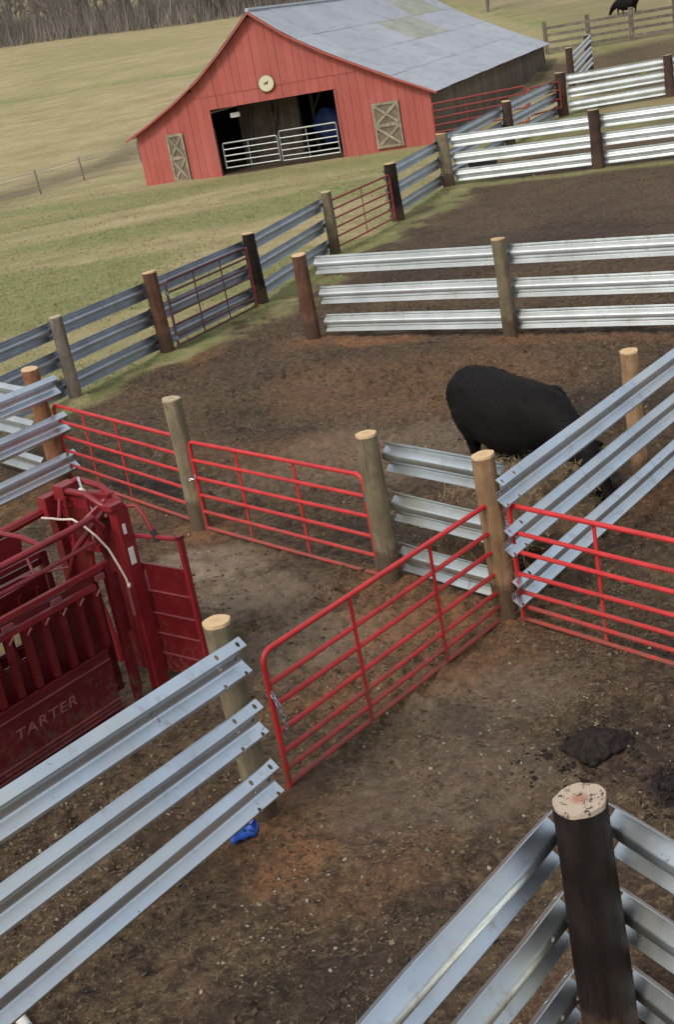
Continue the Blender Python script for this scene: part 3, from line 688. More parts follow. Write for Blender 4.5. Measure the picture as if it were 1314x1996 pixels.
# gates beside the barn
gate('long faded red gate in front of the dark barn side', (7.75,61.9), (12.3,62.6), .1, (1.72,1.40,1.08,.76,.44,.12), (.36,.98), 'gate_red_far', r=.04, hinge=None)
gate('orange red gate behind the guardrails, next to the thick brown post', (12.4,62.6), (14.2,64.0), .1, (1.55,1.15,.75,.35), (.02,), 'gate_red_far', r=.045, hinge=None)
gf = empty('guardrail_fence', (16.2,72.5,0), 'short steel guardrail panel at the back corner of the barn', 'fence')

# ------------------------------------------------------------------ barn
Bx, By = 7.818, 62.306; ANG = .37
n2 = Vector((ANG, math.sqrt(1-ANG*ANG))); d2 = Vector((n2.y, -n2.x)); Wd = 15.42; DEP = 32.0
A2 = Vector((Bx, By))-d2*Wd
barn = empty('barn', (A2.x, A2.y, 0.0), 'red wooden barn with a grey metal roof and wide open doorway', 'barn')
barn.rotation_euler.z = math.atan2(d2.y, d2.x); WL[barn.name] = Vector((0,0,0))
PROF = [(-.45,2.40), (1.0,3.04), (2.5,3.78), (4.1,4.72), (5.6,5.85), (7.28,7.26), (8.9,6.02), (10.6,4.98), (11.9,4.30), (13.6,3.42), (15.80,2.36)]
def rz(s): return float(np.interp(s, [p[0] for p in PROF], [p[1] for p in PROF]))
def board(parent, s0, s1, z0, zt0, zt1, y, th, mat, name='board'):
    mb = MB(); mb.add([(s0,y,z0),(s1,y,z0),(s1,y,zt1),(s0,y,zt0),(s0,y+th,z0),(s1,y+th,z0),(s1,y+th,zt1),(s0,y+th,zt0)],
        [(0,1,2,3),(5,4,7,6),(1,5,6,2),(4,0,3,7),(3,2,6,7),(0,4,5,1)]); return mb.obj(name, M[mat], parent, local=True)
DL, DR, DT = 4.29, 10.77, 3.18
fwall = MB().box(((DL+DR)/2, .14, DT+.12), (DR-DL+.4, .12, .22)).obj('front_wall', M['w_side'], barn, local=True)
MB().box((DL/2, .13, 1.05), (DL-.02, .05, 2.5)).obj('wall_backing', M['w_side'], fwall, local=True)
MB().box(((DR+Wd)/2, .13, 1.05), (Wd-DR-.02, .05, 2.5)).obj('wall_backing', M['w_side'], fwall, local=True)
TIER = 3.86
s = 0.0; rb = random.Random(3)
while s < Wd-.05:
    wd = min(rb.uniform(.30, .44), Wd-s)
    if Wd-(s+wd) < .2: wd = Wd-s
    e0, e1 = s+.006, s+wd-.006; y0 = rb.uniform(-.012, .012)
    for (q0, q1) in ([(e0, e1)]):
        lowz = -.25+rb.uniform(-.03, .03)
        inside0 = DL < e0 < DR or DL < e1 < DR
        zl = DT if inside0 and DL < (e0+e1)/2 < DR else lowz
        t0, t1 = rz(e0)-.05, rz(e1)-.05
        if min(t0, t1) > TIER+.25:
            board(fwall, e0, e1, zl, TIER, TIER, y0, .025, 'barnred')
            board(fwall, e0, e1, TIER-.05, t0, t1, y0-.022, .02, 'barnred')
        else: board(fwall, e0, e1, zl, min(t0, TIER+.3), min(t1, TIER+.3), y0, .025, 'barnred')
    s += wd
# doorway trim
for q in ((DL-.06, 1.45, .1, 3.4), (DR+.06, 1.45, .1, 3.4)):
    MB().box((q[0], -.035, q[1]), (.10, .04, q[3])).obj('door_post', M['barnred'], barn, local=True)
# other walls
sw = MB().box((Wd-.12, DEP/2, 1.1), (.03, DEP-.2, 2.78)).obj('side_wall', M['w_side'], barn, local=True)
me_b = MB().box((0,0,0), (.03, .50, 2.62)).mesh('board', M['w_side'])
yy = .26
while yy < DEP: 
    o = place('board', me_b, sw, (Wd-.07+rb.uniform(-.012,.012), yy, 1.12+rb.uniform(-.03,.0))); yy += .515
MB().box((.1, DEP/2, 1.15), (.05, DEP-.2, 2.86)).obj('side_wall', M['w_side'], barn, local=True)
bw = MB(); bw.add([(0,DEP,-.3),(Wd,DEP,-.3)]+[(min(max(p[0],0),Wd),DEP,p[1]-.05) for p in PROF[::-1]], [tuple(range(2+len(PROF)))]); bw.obj('back_wall', M['w_side'], barn, local=True)
MB().box((Wd/2, DEP/2, .0), (Wd-.3, DEP-.3, .06)).obj('floor', M['clod'], barn, local=True)
# inner frame seen through the doorway
for (sx, yv) in ((5.6,4.5), (8.0,4.5), (10.2,4.5), (5.6,9), (8,9), (6.6,14)):
    p = MB().box((sx, yv, 1.9), (.17,.17,3.9)).obj('inner_post', M['w_side'], barn, local=True)
for (a0, a1) in (((5.7,4.4,2.0),(6.5,4.4,3.4)), ((5.5,4.4,2.0),(4.7,4.4,3.4)), ((8.1,4.4,2.2),(8.8,4.4,3.4))):
    MB().tube([a0, a1], .06, 5).obj('inner_brace', M['w_side'], barn, local=True)
MB().box((7.5, 4.5, 3.75), (9.5,.16,.22)).obj('inner_beam', M['w_side'], barn, local=True)
MB().box((5.35, .5, 2.75), (.5,.06,.22)).obj('hanging_board', M['white'], barn, local=True)
for i in range(11): MB().box((4.55+.31*i, 3.1+.01*(i % 2), 1.7), (.30,.03,3.3)).obj('light_catch_board', M['w_side'], barn, local=True)  # added board wall, put in to catch light from the doorway
for (a0, a1) in (((5.0,2.95,.2),(5.05,2.95,3.4)), ((5.3,2.9,3.3),(5.0,2.9,1.6)), ((6.3,2.95,.2),(6.3,2.95,3.4)), ((7.7,2.9,.2),(7.75,2.9,3.4)), ((6.8,2.9,3.3),(6.35,2.9,1.7))):
    MB().tube([a0, a1], .075, 5).obj('stall_post', M['w_side'], barn, local=True)
# roof of separate sheets
roof = MB().tube([(7.28,-.35,7.33), (7.28,DEP+.3,7.33)], .10, 6).obj('roof', M['roof'], barn, local=True)
roof['label'] = 'grey metal roof with two green-stained upper sheets'
ncol = 12; cw = (DEP+.7)/ncol
def sheetrow(pts, row, right):
    for c in range(ncol):
        y0 = -.36+c*cw; y1 = y0+cw+.08; lift = .012*(c % 2)+.03*(3-row)*.5+rb.uniform(0, .012)
        mossy = right and ((row == 1 and c in (5,6,7)) or (row == 0 and c in (8,9,10)))
        mb = MB(); k = len(pts)
        vs = [(p[0], y, p[1]+lift+dz) for dz in (0, -.015) for y in (y0, y1) for p in pts]
        fs = []
        for i in range(k-1):
            t = (i, k+i, k+i+1, i+1); bt = tuple(2*k+q for q in t[::-1]); fs += [t, bt] if not right else [t[::-1], bt[::-1]]
        ed = list(range(k))+list(range(2*k-1, k-1, -1))
        for i in range(len(ed)):
            p0, p1 = ed[i], ed[(i+1) % len(ed)]; fs.append((p0, p1, p1+2*k, p0+2*k))
        mb.add(vs, fs); o = mb.obj('roof_sheet', M['roof_moss' if mossy else 'roof'], roof, local=True)
        if mossy: o['label'] = 'green-stained roof sheet'
half_r = PROF[5:]; half_l = PROF[:6][::-1]
def cutp(h, a, b):
    xs = [p[0] for p in h]; L0 = [0]
    for i in range(1, len(h)): L0.append(L0[-1]+math.hypot(h[i][0]-h[i-1][0], h[i][1]-h[i-1][1]))
    T = L0[-1]; ts = np.linspace(a*T, b*T, 4)
    return [(float(np.interp(t, L0, xs)), float(np.interp(t, L0, [p[1] for p in h]))) for t in ts]
for row, (a, b) in enumerate(((0,.27), (.255,.52), (.505,.77), (.755,1.0))):
    sheetrow(cutp(half_r, a, b), row, True); sheetrow(cutp(half_l, a, b), row, False)
# red rake boards
for h in (half_l, half_r):
    mb = MB()
    for i in range(len(h)-1):
        (x0, z0), (x1, z1) = h[i], h[i+1]
        mb.add([(x0,-.37,z0-.11),(x1,-.37,z1-.11),(x1,-.37,z1-.005),(x0,-.37,z0-.005),(x0,-.33,z0-.11),(x1,-.33,z1-.11),(x1,-.33,z1-.005),(x0,-.33,z0-.005)],
            [(0,1,2,3),(5,4,7,6),(3,2,6,7),(0,4,5,1)])
    mb.obj('rake_board', M['barnred'], barn, local=True)
# plank doors with crossed braces
def xdoor(s0, s1, z0, z1, label, back):
    root = MB().box(((s0+s1)/2, -.05, (z0+z1)/2), (s1-s0, .03, z1-z0)).obj('plank_door', M[back], barn, local=True); root['label'] = label
    w = .12; y = -.085
    def bar(p, q, yy=y, ww=w):
        p = Vector((p[0], yy, p[1])); q = Vector((q[0], yy, q[1])); d = (q-p); l = d.length; d.normalize()
        MB().box((p+q)/2, (l, .03, ww), (d, (0,1,0), Vector((0,1,0)).cross(d))).obj('brace_board', M['w_xdoor'], root, local=True)
    zm = (z0+z1)/2; i = w/2
    bar((s0, z1-i), (s1, z1-i)); bar((s0, z0+i), (s1, z0+i)); bar((s0+w, zm), (s1-w, zm), ww=.16)
    bar((s0+i, z0+w), (s0+i, z1-w), ww=w*.8); bar((s1-i, z0+w), (s1-i, z1-w), ww=w*.8)
    for (a, b) in ((z0+w, zm-.08), (zm+.08, z1-w)):
        bar((s0+w, a), (s1-w, b), y-.004); bar((s0+w, b), (s1-w, a), y-.034)
xdoor(12.52, 13.86, .16, 2.24, 'bare tan plank door with two crosses, right of the doorway', 'w_xdoor_back')
xdoor(1.64, 2.58, .02, 2.34, 'narrow grey plank door left of the doorway', 'w_xdoor_back')
# round sign: cream disc with a small dark figure
sg = empty('round_sign', (0,0,0), 'round cream sign with a small dark mark above the barn doorway', 'sign'); 
sgp = barn.location + Vector((d2.x*7.5-n2.x*.075, d2.y*7.5-n2.y*.075, 3.97)); sg.location = sgp; sg.rotation_euler = barn.rotation_euler; sg.scale = (.88,1,.84)
WL[sg.name] = Vector((0,0,0))
mb = MB(); mb.tube([(0,0,0), (0,-.03,0)], .47, 32).obj('disc', M['white'], sg, local=True)
M['cream'] = paint('cream_sign_paint', (.62,.56,.38), .6, var=.1); bpy.data.objects['disc'].data.materials[0] = M['cream']
rim = MB(); rim.tube([(.46*math.cos(t), -.035, .46*math.sin(t)) for t in np.linspace(0, 2*math.pi, 33)], .022, 6).obj('rim', M['w_xdoor_back'], sg, True, local=True)
fig = MB(); out = [(-.13,-.05),(-.11,.02),(-.04,.05),(.04,.05),(.08,.11),(.13,.12),(.15,.07),(.10,.05),(.09,-.02),(.08,-.10),(.05,-.10),(.04,-.03),(-.05,-.03),(-.07,-.10),(-.10,-.10)]
fig.add([(a, -.036, b) for a, b in out]+[(a, -.042, b) for a, b in out], [tuple(range(len(out)))[::-1], tuple(len(out)+i for i in range(len(out)))]+[(i, (i+1) % len(out), len(out)+(i+1) % len(out), len(out)+i) for i in range(len(out))])
fig.obj('figure', M['black'], sg, local=True)
# doorway gates
def bl(s, y, z=0): v = barn.location+Vector((d2.x*s+n2.x*y, d2.y*s+n2.y*y, z)); return v
ga, gb, gc = bl(4.5,.2), bl(7.45,.15), bl(10.6,.05)
gate('grey tube gate in the left half of the barn doorway', ga, gb, .10, (1.40,1.10,.80,.52,.22), (.46,), 'gate_grey', r=.045, hinge=None)
gate('grey tube gate in the right half of the barn doorway', (gb.x+.12, gb.y-.06), gc, .22, (1.45,1.12,.82,.54,.26,.05), (.47,), 'gate_grey', r=.045, hinge=None)
# blue tarp heap inside
tp = MB(); r_ = random.Random(5); c0 = bl(9.7, 3.4, 1.35)
tp.ell((0,0,0), (1.3,.9,1.0), nu=24, nv=14); tp.v = [(a*(1+.12*math.sin(5*b+3*c)), b*(1+.1*math.sin(4*a)), c*(1+.15*math.sin(6*a+2*b))) for a, b, c in tp.v]
tpo = bpy.data.objects.new('blue_tarp', tp.mesh('blue_tarp', M['bluetarp'], smooth=True)); COL.objects.link(tpo); tpo.location = c0; tag(tpo, 'blue tarp draped over a heap inside the barn doorway', 'tarp')

# guardrail panel at the back corner of the barn
ga_ = Vector((18.0,77.0,0)); gb_ = Vector((20.6,83.0,0))
zg = float(zt(ga_.x, ga_.y)); gf.location = (ga_.x, ga_.y, zg); WL[gf.name] = Vector(gf.location)
for z in (.5,1.15,1.8): wbeam((ga_.x,ga_.y), (gb_.x,gb_.y), zg+z, 1, 'rail', 'galv', gf, 1.35, None, 130, 0, .6)
for t in (0, 1):
    q = ga_.lerp(gb_, t); pd = (q.x-.15, q.y+.1, 2.35, .4, 'w_dkbrown', 'end_grey'); post(gf, 'GF%d' % t, data=pd)

# plank fence and posts behind, upper right
pf = empty('plank_fence', (22,95,float(zt(22,95))), 'weathered brown plank fence in the upper right corner', 'fence')
p0 = Vector((20.6,95.5)); p1 = Vector((35,92)); npst = 6
for i in range(npst):
    q = p0.lerp(p1, i/(npst-1)); z0 = float(zt(q.x, q.y))
    MB().box((q.x, q.y, z0+1.0), (.26,.26,2.4)).obj('post', M['w_grey'], pf)
    if i < npst-1:
        q2 = p0.lerp(p1, (i+1)/(npst-1)); z2 = float(zt(q2.x, q2.y))
        for h in (.3,.78,1.26,1.74):
            a = Vector((q.x, q.y-.14, z0+h)); b = Vector((q2.x, q2.y-.14, z2+h)); dd = b-a; l = dd.length; dd.normalize()
            MB().box((a+b)/2, (l-.02, .05, .2), (dd, Vector((-dd.y,dd.x,0)).normalized(), (0,0,1))).obj('plank', M['w_grey'], pf)
# wire fence left of the barn
wf = empty('wire_fence', (-11,79,float(zt(-11,79))), 'thin wire fence with dark stakes in the field left of the barn', 'fence')
pw = [(-19.5,66.5), (-13.2,75.6), (-11.1,79.0), (-7.9,82.5), (-5.5,88.0)]
for q in pw:
    z0 = float(zt(*q)); MB().tube([(q[0],q[1],z0-.11), (q[0]-.03,q[1],z0+.7), (q[0]-.05,q[1],z0+1.35)], [.05,.045,.04], 7).obj('stake', M['w_grey'], wf)
for h in (.35,.7,1.05,1.25):
    MB().tube([(q[0],q[1]-.06,float(zt(*q))+h) for q in pw], .012, 4).obj('wire', M['galv_dark'], wf)

# black tubs
def trough(c, L_, W_, H_, ang, label, mat='black'):
    z0 = float(zt(c[0], c[1])); o = empty('black_tub', (c[0], c[1], z0), label, 'trough'); o.rotation_euler.z = ang; WL[o.name] = Vector((0,0,0))
    a, b = L_/2, W_/2; t = .05; mb = MB()
    ring = lambda x, y, z: [(-x,-y,z),(x,-y,z),(x,y,z),(-x,y,z)]
    vs = ring(a*.9,b*.85,0)+ring(a,b,H_)+ring(a-t,b-t,H_)+ring(a*.9-t,b*.85-t,.06)
    fs = [(3,2,1,0),(12,13,14,15)]+[(k*4+i, k*4+(i+1) % 4, k*4+4+(i+1) % 4, k*4+4+i) for k in range(3) for i in range(4)]
    mb.add(vs, fs); mb.obj('tub', M[mat], o, local=True)
    MB().tube([(-a,-b,H_),(a,-b,H_),(a,b,H_),(-a,b,H_),(-a,-b,H_)], .035, 6).obj('rim', M[mat], o, local=True)
    return o
trough((7.6,48.2), 1.0,.7,.5, -.3, 'small black tub seen between the rails, left end of the second fence back')
trough((18.3,65.6), 4.2,.8,.36, -.12, 'long black tub at the dark gap under the farthest white fence')  # black tub placed where a dark gap shows under the rail

# ------------------------------------------------------------------ squeeze chute
u2 = Vector((.67,.742)); u2.normalize(); v2 = Vector((-u2.y, u2.x)); OC = Vector((-2.02,11.45,0))
ch = empty('squeeze_chute', OC, 'dark red steel squeeze chute with its side door swung open', 'squeeze chute')
ch.rotation_euler.z = math.atan2(u2.y, u2.x); WL[ch.name] = Vector((0,0,0))
def cp(mb, name, mat='chute', par=None, smooth=False, label=None):
    o = mb.obj(name, M[mat], par or ch, smooth, local=True)
    if label: o['label'] = label
    return o
CW = .94; BK = -2.75
cp(MB().box((BK/2-.15,0,.06),(abs(BK)-.3,.07,.1)), 'skid'); cp(MB().box((BK/2-.15,CW,.06),(abs(BK)-.3,.07,.1)), 'skid')
cp(MB().box((BK/2-.22,CW/2,.13),(abs(BK)-.5,CW-.1,.03)), 'floor_plate')
for v in (0, CW):
    hp = cp(MB().box((0,v,1.0),(.15,.11,2.0)), 'head_post', 'chute_hi')
    cp(MB().box((.082,v,1.0),(.012,.07,1.9)), 'rib', 'chute_hi', hp)
    cp(MB().box((-.05,v,2.02),(.16,.14,.05)), 'cap', 'chute_hi', hp)
    cp(MB().box((-.30,v,.80),(.07,.07,1.5)), 'side_post'); cp(MB().box((BK,v,1.0),(.12,.1,2.0)), 'tail_post')
# top yoke and curved arms of the head gate
cp(MB().box((.0,CW/2,2.0),(.10,CW-.06,.10)), 'head_beam', 'chute_hi')
cp(MB().tube([(-.02,.02,1.86),(-.08,.10,2.02),(-.08,.32,2.12),(-.06,.62,2.12),(-.04,.88,2.05)], .032, 8), 'yoke_arm', 'chute_hi', None, True)
cp(MB().tube([(.09,.05,2.0),(.10,.3,2.14),(.10,.62,2.18),(.08,.9,2.07)], .03, 8), 'yoke_arm', 'chute_hi', None, True)
cp(MB().box((.0,.70,2.10),(.20,.16,.14)), 'latch_housing', 'chute_hi'); cp(MB().box((-.08,.88,1.96),(.22,.12,.22)), 'latch_housing', 'chute_hi')
cp(MB().tube([(-.02,.40,1.92),(.06,.55,2.22)], .013, 6), 'pull_pin', 'galv', None, True); cp(MB().tube([(-.06,.30,1.92),(-.01,.36,2.06)], .014, 6), 'pull_pin', 'galv', None, True)
cp(MB().tube([(.0,.44,2.10),(.03,.52,2.10)], .03, 8), 'spring', 'white', None, True)
# head gate doors with neck opening
for k, (y0, y1) in enumerate(((.07,.40), (.54,.87))):
    mb = MB(); inner = y1 if k == 0 else y0; outer = y0 if k == 0 else y1; sg_ = 1 if k == 0 else -1
    zs = np.linspace(.25, 1.85, 15); prof = [inner - sg_*.10*math.exp(-((z-1.05)/.38)**2) for z in zs]
    n = len(zs); vs = [(.0, outer, z) for z in zs]+[(.0, p, z) for z, p in zip(zs, prof)]+[(.02, outer, z) for z in zs]+[(.02, p, z) for z, p in zip(zs, prof)]
    fs = [(i, i+1, n+i+1, n+i) for i in range(n-1)]+[(2*n+i, 3*n+i, 3*n+i+1, 2*n+i+1) for i in range(n-1)]+[(n+i, n+i+1, 3*n+i+1, 3*n+i) for i in range(n-1)]
    mb.add(vs, fs); hd = cp(mb, 'head_gate_door', 'chute')
    cp(MB().tube([(.01, p, z) for z, p in zip(zs, prof)], .028, 8), 'neck_bar', 'chute_hi', hd, True)
# side panels, near (v=0) and far (v=CW)
for v, s_ in ((0.0, -1), (CW, 1)):
    pn = cp(MB().box((-.40+BK/2+.15, v, .45),(abs(BK)-.55,.03,.60)), 'side_panel', 'chute')
    ce = -.40+BK/2+.15; le = abs(BK)-.55
    for z, t in ((.755,.022),(.66,.012),(.235,.014),(.195,.014),(.150,.018)):
        cp(MB().box((ce, v+s_*.02, z),(le-.02,.022,t)), 'panel_ridge', 'chute_line' if t < .02 else 'chute', pn)
    for i in range(11):
        x = -.50-.205*i
        b = cp(MB().box((x, v, 1.08),(.062,.045,.60)), 'drop_bar', 'chute')
        if v == 0: cp(MB().tube([(x+.0,-.03,1.30),(x+.035,-.06,1.36)], .013, 6), 'latch_pin', 'chute_line', b, True)
    cp(MB().box((ce, v, 1.385),(le+.1,.05,.05)), 'side_rail', 'chute_hi'); cp(MB().box((ce+.1, v, 1.535),(le+.3,.05,.05)), 'side_rail', 'chute_hi')
    cp(MB().box((ce+.1, v, 1.46),(le+.25,.02,.06)), 'rail_web', 'chute')
cp(MB().box((-.27,0,1.10),(.16,.02,.62)), 'corner_sheet', 'chute')
cp(MB().box((-.27,0,.45),(.07,.025,.55)), 'corner_sheet', 'chute')
cp(MB().tube([(-.20,.03,1.86),(-.30,.02,2.0),(-.6,.0,1.99),(BK,0,1.97)], .033, 10), 'top_rail', 'chute_hi', None, True)
cp(MB().tube([(-.1,CW,1.92),(-.5,CW,1.90),(BK,CW,1.9)], .05, 8), 'top_rail', 'chute_hi', None, True)
cp(MB().box((-1.6,CW,1.72),(2.2,.03,.24)), 'upper_sheet', 'chute_hi')
# inner squeeze wall on the far side with bars
cp(MB().box((-1.5,.70,1.28),(2.0,.025,.36)), 'squeeze_sheet', 'chute'); cp(MB().box((-1.5,.70,.45),(2.0,.025,.6)), 'squeeze_sheet', 'chute')
for i in range(9): cp(MB().box((-.62-.22*i,.69,.95),(.05,.04,.8)), 'squeeze_bar', 'chute')
cp(MB().tube([(-.45,.62,1.50),(-.95,.62,1.46),(-1.6,.62,1.44)], .017, 6), 'control_rod', 'chute_line', None, True)
cp(MB().tube([(-.62,.75,1.75),(-.66,.62,1.50)], .014, 6), 'control_rod', 'chute_line', None, True)
cp(MB().tube([(-.35,.5,1.46),(-.75,.72,1.50)], .012, 6), 'control_rod', 'chute_line', None, True)
for x in (-.9,-1.8): cp(MB().tube([(x,0,1.97),(x,.3,2.03),(x,.64,2.03),(x,CW,1.93)], .025, 8), 'hoop', 'chute_hi', None, True)
cp(MB().box((-.80,.16,.78),(.95,.02,1.16)), 'inner_panel', 'chute'); cp(MB().box((-1.95,.16,.60),(1.3,.02,.80)), 'inner_panel', 'chute')
for i in range(5): cp(MB().tube([(-1.35-.2*i,.16,1.0),(-1.42-.2*i,.16,1.36)], .024, 6), 'inner_bar', 'chute', None, True)
for (x, y, z, l) in ((-.42,-.035,1.46,.10),(-.95,-.035,1.46,.12),(-1.5,-.035,1.46,.12)): cp(MB().box((x,y,z),(l,.03,.05)), 'catch', 'chute_line')
cp(MB().tube([(-.16,-.075,.95),(-.16,-.075,1.25)], .018, 6), 'hinge_rod', 'chute_line', None, True)
cp(MB().tube([(-.06,.14,1.96),(-.30,.40,1.62),(-.34,.62,1.2)], .03, 8), 'yoke_arm', 'chute', None, True)
cp(MB().box((-.05,.47,1.90),(.06,.55,.10)), 'cross_tie', 'chute'); cp(MB().box((.06,.30,2.06),(.09,.34,.06)), 'latch_plate', 'chute_hi')
# rope, stickers, handle with grip
cp(MB().tube([(-.30,.78,1.92),(-.30,.62,1.93),(-.33,.45,1.95),(-.31,.30,1.96),(-.30,.16,1.90),(-.27,.06,1.80),(-.23,-.02,1.66),(-.20,-.06,1.50),(-.17,-.09,1.34),(-.16,-.09,1.27)], .011, 7), 'rope', 'rope', None, True)
cp(MB().ell((-.155,-.09,1.26),(.02,.02,.03)), 'rope_knot', 'rope', None, True)
cp(MB().box((-.005,-.058,1.50),(.06,.006,.17)), 'sticker', 'white'); cp(MB().box((-.02,-.058,1.78),(.035,.006,.10)), 'sticker', 'white')
hdl = cp(MB().tube([(.05,-.02,1.98),(.10,-.15,1.98),(.10,-.24,1.88),(.10,-.29,1.76),(.10,-.33,1.66)], .022, 8), 'handle', 'chute_hi', None, True)
cp(MB().tube([(.10,-.30,1.745),(.10,-.345,1.63)], .029, 8), 'grip', 'black', hdl, True)
# open side door beyond the head gate
cp(MB().tube([(.10,-.04,1.66),(.10,-.62,1.69)], .024, 8), 'door_top_bar', 'chute_hi', None, True)
dr = cp(MB().box((.10,-.34,.80),(.025,.60,1.16)), 'side_door', 'chute', label='solid maroon door panel swung open at the head end')
cp(MB().box((.10,-.655,.95),(.05,.045,1.50)), 'door_upright', 'chute_hi', dr); cp(MB().box((.10,-.655,1.71),(.07,.06,.03)), 'door_cap', 'chute', dr)
for i, z in enumerate((.42,.64,.86,1.10)): cp(MB().box((.083,-.34,z),(.012,.58,.014)), 'door_ridge', 'chute_line', dr)
cp(MB().box((.085,-.08,1.2),(.02,.03,.22)), 'door_hinge', 'chute_line', dr)
for (a, b, r_) in (((-.02,.12,2.06),(-.30,.30,1.86),.02), ((.02,.80,2.14),(-.22,.62,1.90),.022), ((-.10,.30,2.10),(-.10,.30,1.55),.02), ((-.12,.60,2.08),(-.12,.62,1.50),.022), ((.08,.12,2.05),(.08,.34,1.70),.018)):
    cp(MB().tube([a, b], r_, 7), 'lever_bar', 'chute_hi', None, True)
cp(MB().box((-.10,.46,1.58),(.05,.42,.07)), 'cross_tie', 'chute_hi'); cp(MB().tube([(-.35,0,1.78),(-.9,0,1.76),(BK,0,1.75)], .022, 8), 'side_rail', 'chute_hi', None, True)
# lettering on the near panel
fc_ = bpy.data.curves.new('lettering', 'FONT'); fc_.body = 'TARTER'; fc_.size = .135; fc_.extrude = .002; fc_.shear = .15; fc_.space_character = 1.18; fc_.offset = .002
to = bpy.data.objects.new('tmp_text', fc_); COL.objects.link(to); bpy.context.view_layer.update()
tm = bpy.data.meshes.new_from_object(to); bpy.data.objects.remove(to)
tw = max(v.co.x for v in tm.vertices); 
for v in tm.vertices: v.co = Vector((-1.72+v.co.x/tw*.72, -.0175-v.co.z, .435+v.co.y))
tm.materials.clear(); tm.materials.append(M['letter']); lt = bpy.data.objects.new('lettering', tm); COL.objects.link(lt); lt.parent = ch

# ------------------------------------------------------------------ cattle
def remesh(mb, name, vox, mat):
    me = mb.mesh(name, mat); o = bpy.data.objects.new(name, me); COL.objects.link(o)
    md = o.modifiers.new('r', 'REMESH'); md.mode = 'VOXEL'; md.voxel_size = vox
    s2 = o.modifiers.new('s', 'SMOOTH'); s2.factor = .5; s2.iterations = 7
    dg = bpy.context.evaluated_depsgraph_get(); dg.update()
    nm = bpy.data.meshes.new_from_object(o.evaluated_get(dg)); o.modifiers.clear(); o.data = nm; nm.name = name
    nm.materials.clear(); nm.materials.append(mat)
    nm.polygons.foreach_set('use_smooth', [True]*len(nm.polygons)); return o
def loft(mb, rings, n=20):
    vs = []
    for (x, z, ry, rz_, tilt) in rings:
        for k in range(n):
            a = 2*math.pi*k/n; yy = ry*math.cos(a); zz = rz_*math.sin(a)
            yy *= 1+.10*max(0, -math.sin(a)); vs.append((x+zz*math.sin(tilt), yy, z+zz*math.cos(tilt)))
    R = len(rings); fs = [(i*n+k, i*n+(k+1) % n, (i+1)*n+(k+1) % n, (i+1)*n+k) for i in range(R-1) for k in range(n)]
    fs += [tuple(range(n))[::-1], tuple((R-1)*n+k for k in range(n))]; mb.add(vs, fs)
def cattle(name, grazing=True):
    mb = MB()
    loft(mb, [(-1.06,1.02,.06,.10,0),(-1.03,1.0,.24,.25,0),(-.95,.97,.325,.33,0),(-.80,.91,.375,.40,0),(-.5,.84,.41,.46,0),(-.15,.79,.43,.50,0),(.2,.78,.42,.50,0),(.5,.80,.39,.46,.05),(.75,.83,.32,.39,.1),(.95,.80,.24,.31,.3),(1.02,.78,.14,.2,.4)])
    if grazing:
        loft(mb, [(.72,.88,.27,.34,.55),(.98,.80,.22,.29,.75),(1.2,.68,.19,.245,.9),(1.40,.54,.155,.20,1.0),(1.5,.46,.12,.15,1.05)])
        loft(mb, [(1.36,.60,.07,.09,1.1),(1.42,.52,.13,.15,1.15),(1.52,.40,.135,.155,1.2),(1.62,.27,.105,.125,1.25),(1.70,.16,.09,.10,1.25),(1.76,.09,.085,.085,1.25),(1.79,.05,.06,.06,1.25)])
        ears = ((1.36,.12,.60),(1.30,.32,.60))
    for s_ in (-1, 1):
        mb.tube([(-.70,.17*s_,.84),(-.60,.19*s_,.64),(-.60,.20*s_,.50),(-.67,.20*s_,.40),(-.67,.20*s_,.25),(-.66,.20*s_,.10),(-.62,.20*s_,.055),(-.60,.2*s_,.0)], [.26,.23,.17,.10,.068,.062,.07,.075], 12)
        fo = .10 if s_ > 0 else -.04
        mb.tube([(.58,.19*s_,.80),(.60+fo*.3,.20*s_,.58),(.61+fo*.7,.20*s_,.42),(.60+fo,.20*s_,.25),(.60+fo,.20*s_,.10),(.64+fo,.20*s_,.05),(.65+fo,.2*s_,.0)], [.17,.115,.078,.056,.05,.062,.068], 12)
        mb.tube([(1.37,.10*s_,.60),(1.34,.20*s_,.61),(1.31,.31*s_,.57)], [.05,.06,.022], 8)
    mb.tube([(-1.0,0,1.22),(-1.06,0,1.12),(-1.08,0,.9),(-1.0,.02,.70),(-.93,.03,.55),(-.88,.03,.42)], [.045,.035,.026,.022,.03,.015], 8)
    for s_ in (-1, 1):      # hook bones, pin bones, shoulder blades, cheeks
        mb.ell((-.58,.22*s_,1.13),(.17,.13,.11)); mb.ell((-.96,.13*s_,1.12),(.10,.10,.10)); mb.ell((-.78,.27*s_,.96),(.24,.11,.28))
        mb.ell((.56,.24*s_,.90),(.24,.13,.30)); mb.ell((1.46,.09*s_,.46),(.10,.08,.10))
    mb.ell((.48,0,1.17),(.36,.14,.09)); mb.ell((-.80,0,1.22),(.28,.14,.08))
    return remesh(mb, name, .024, M['hide'])
bull = cattle('bull'); hd_ = Vector((.42,-.907))
bull.location = (2.46,15.78,gz(2.46,15.78)-.02); bull.rotation_euler.z = math.atan2(hd_.y, hd_.x); bull.scale = (1.02,1.10,1.04)
tag(bull, 'large black bull feeding with its head down behind the slanting rails', 'bull')
WL['bull'] = Vector((0,0,0))
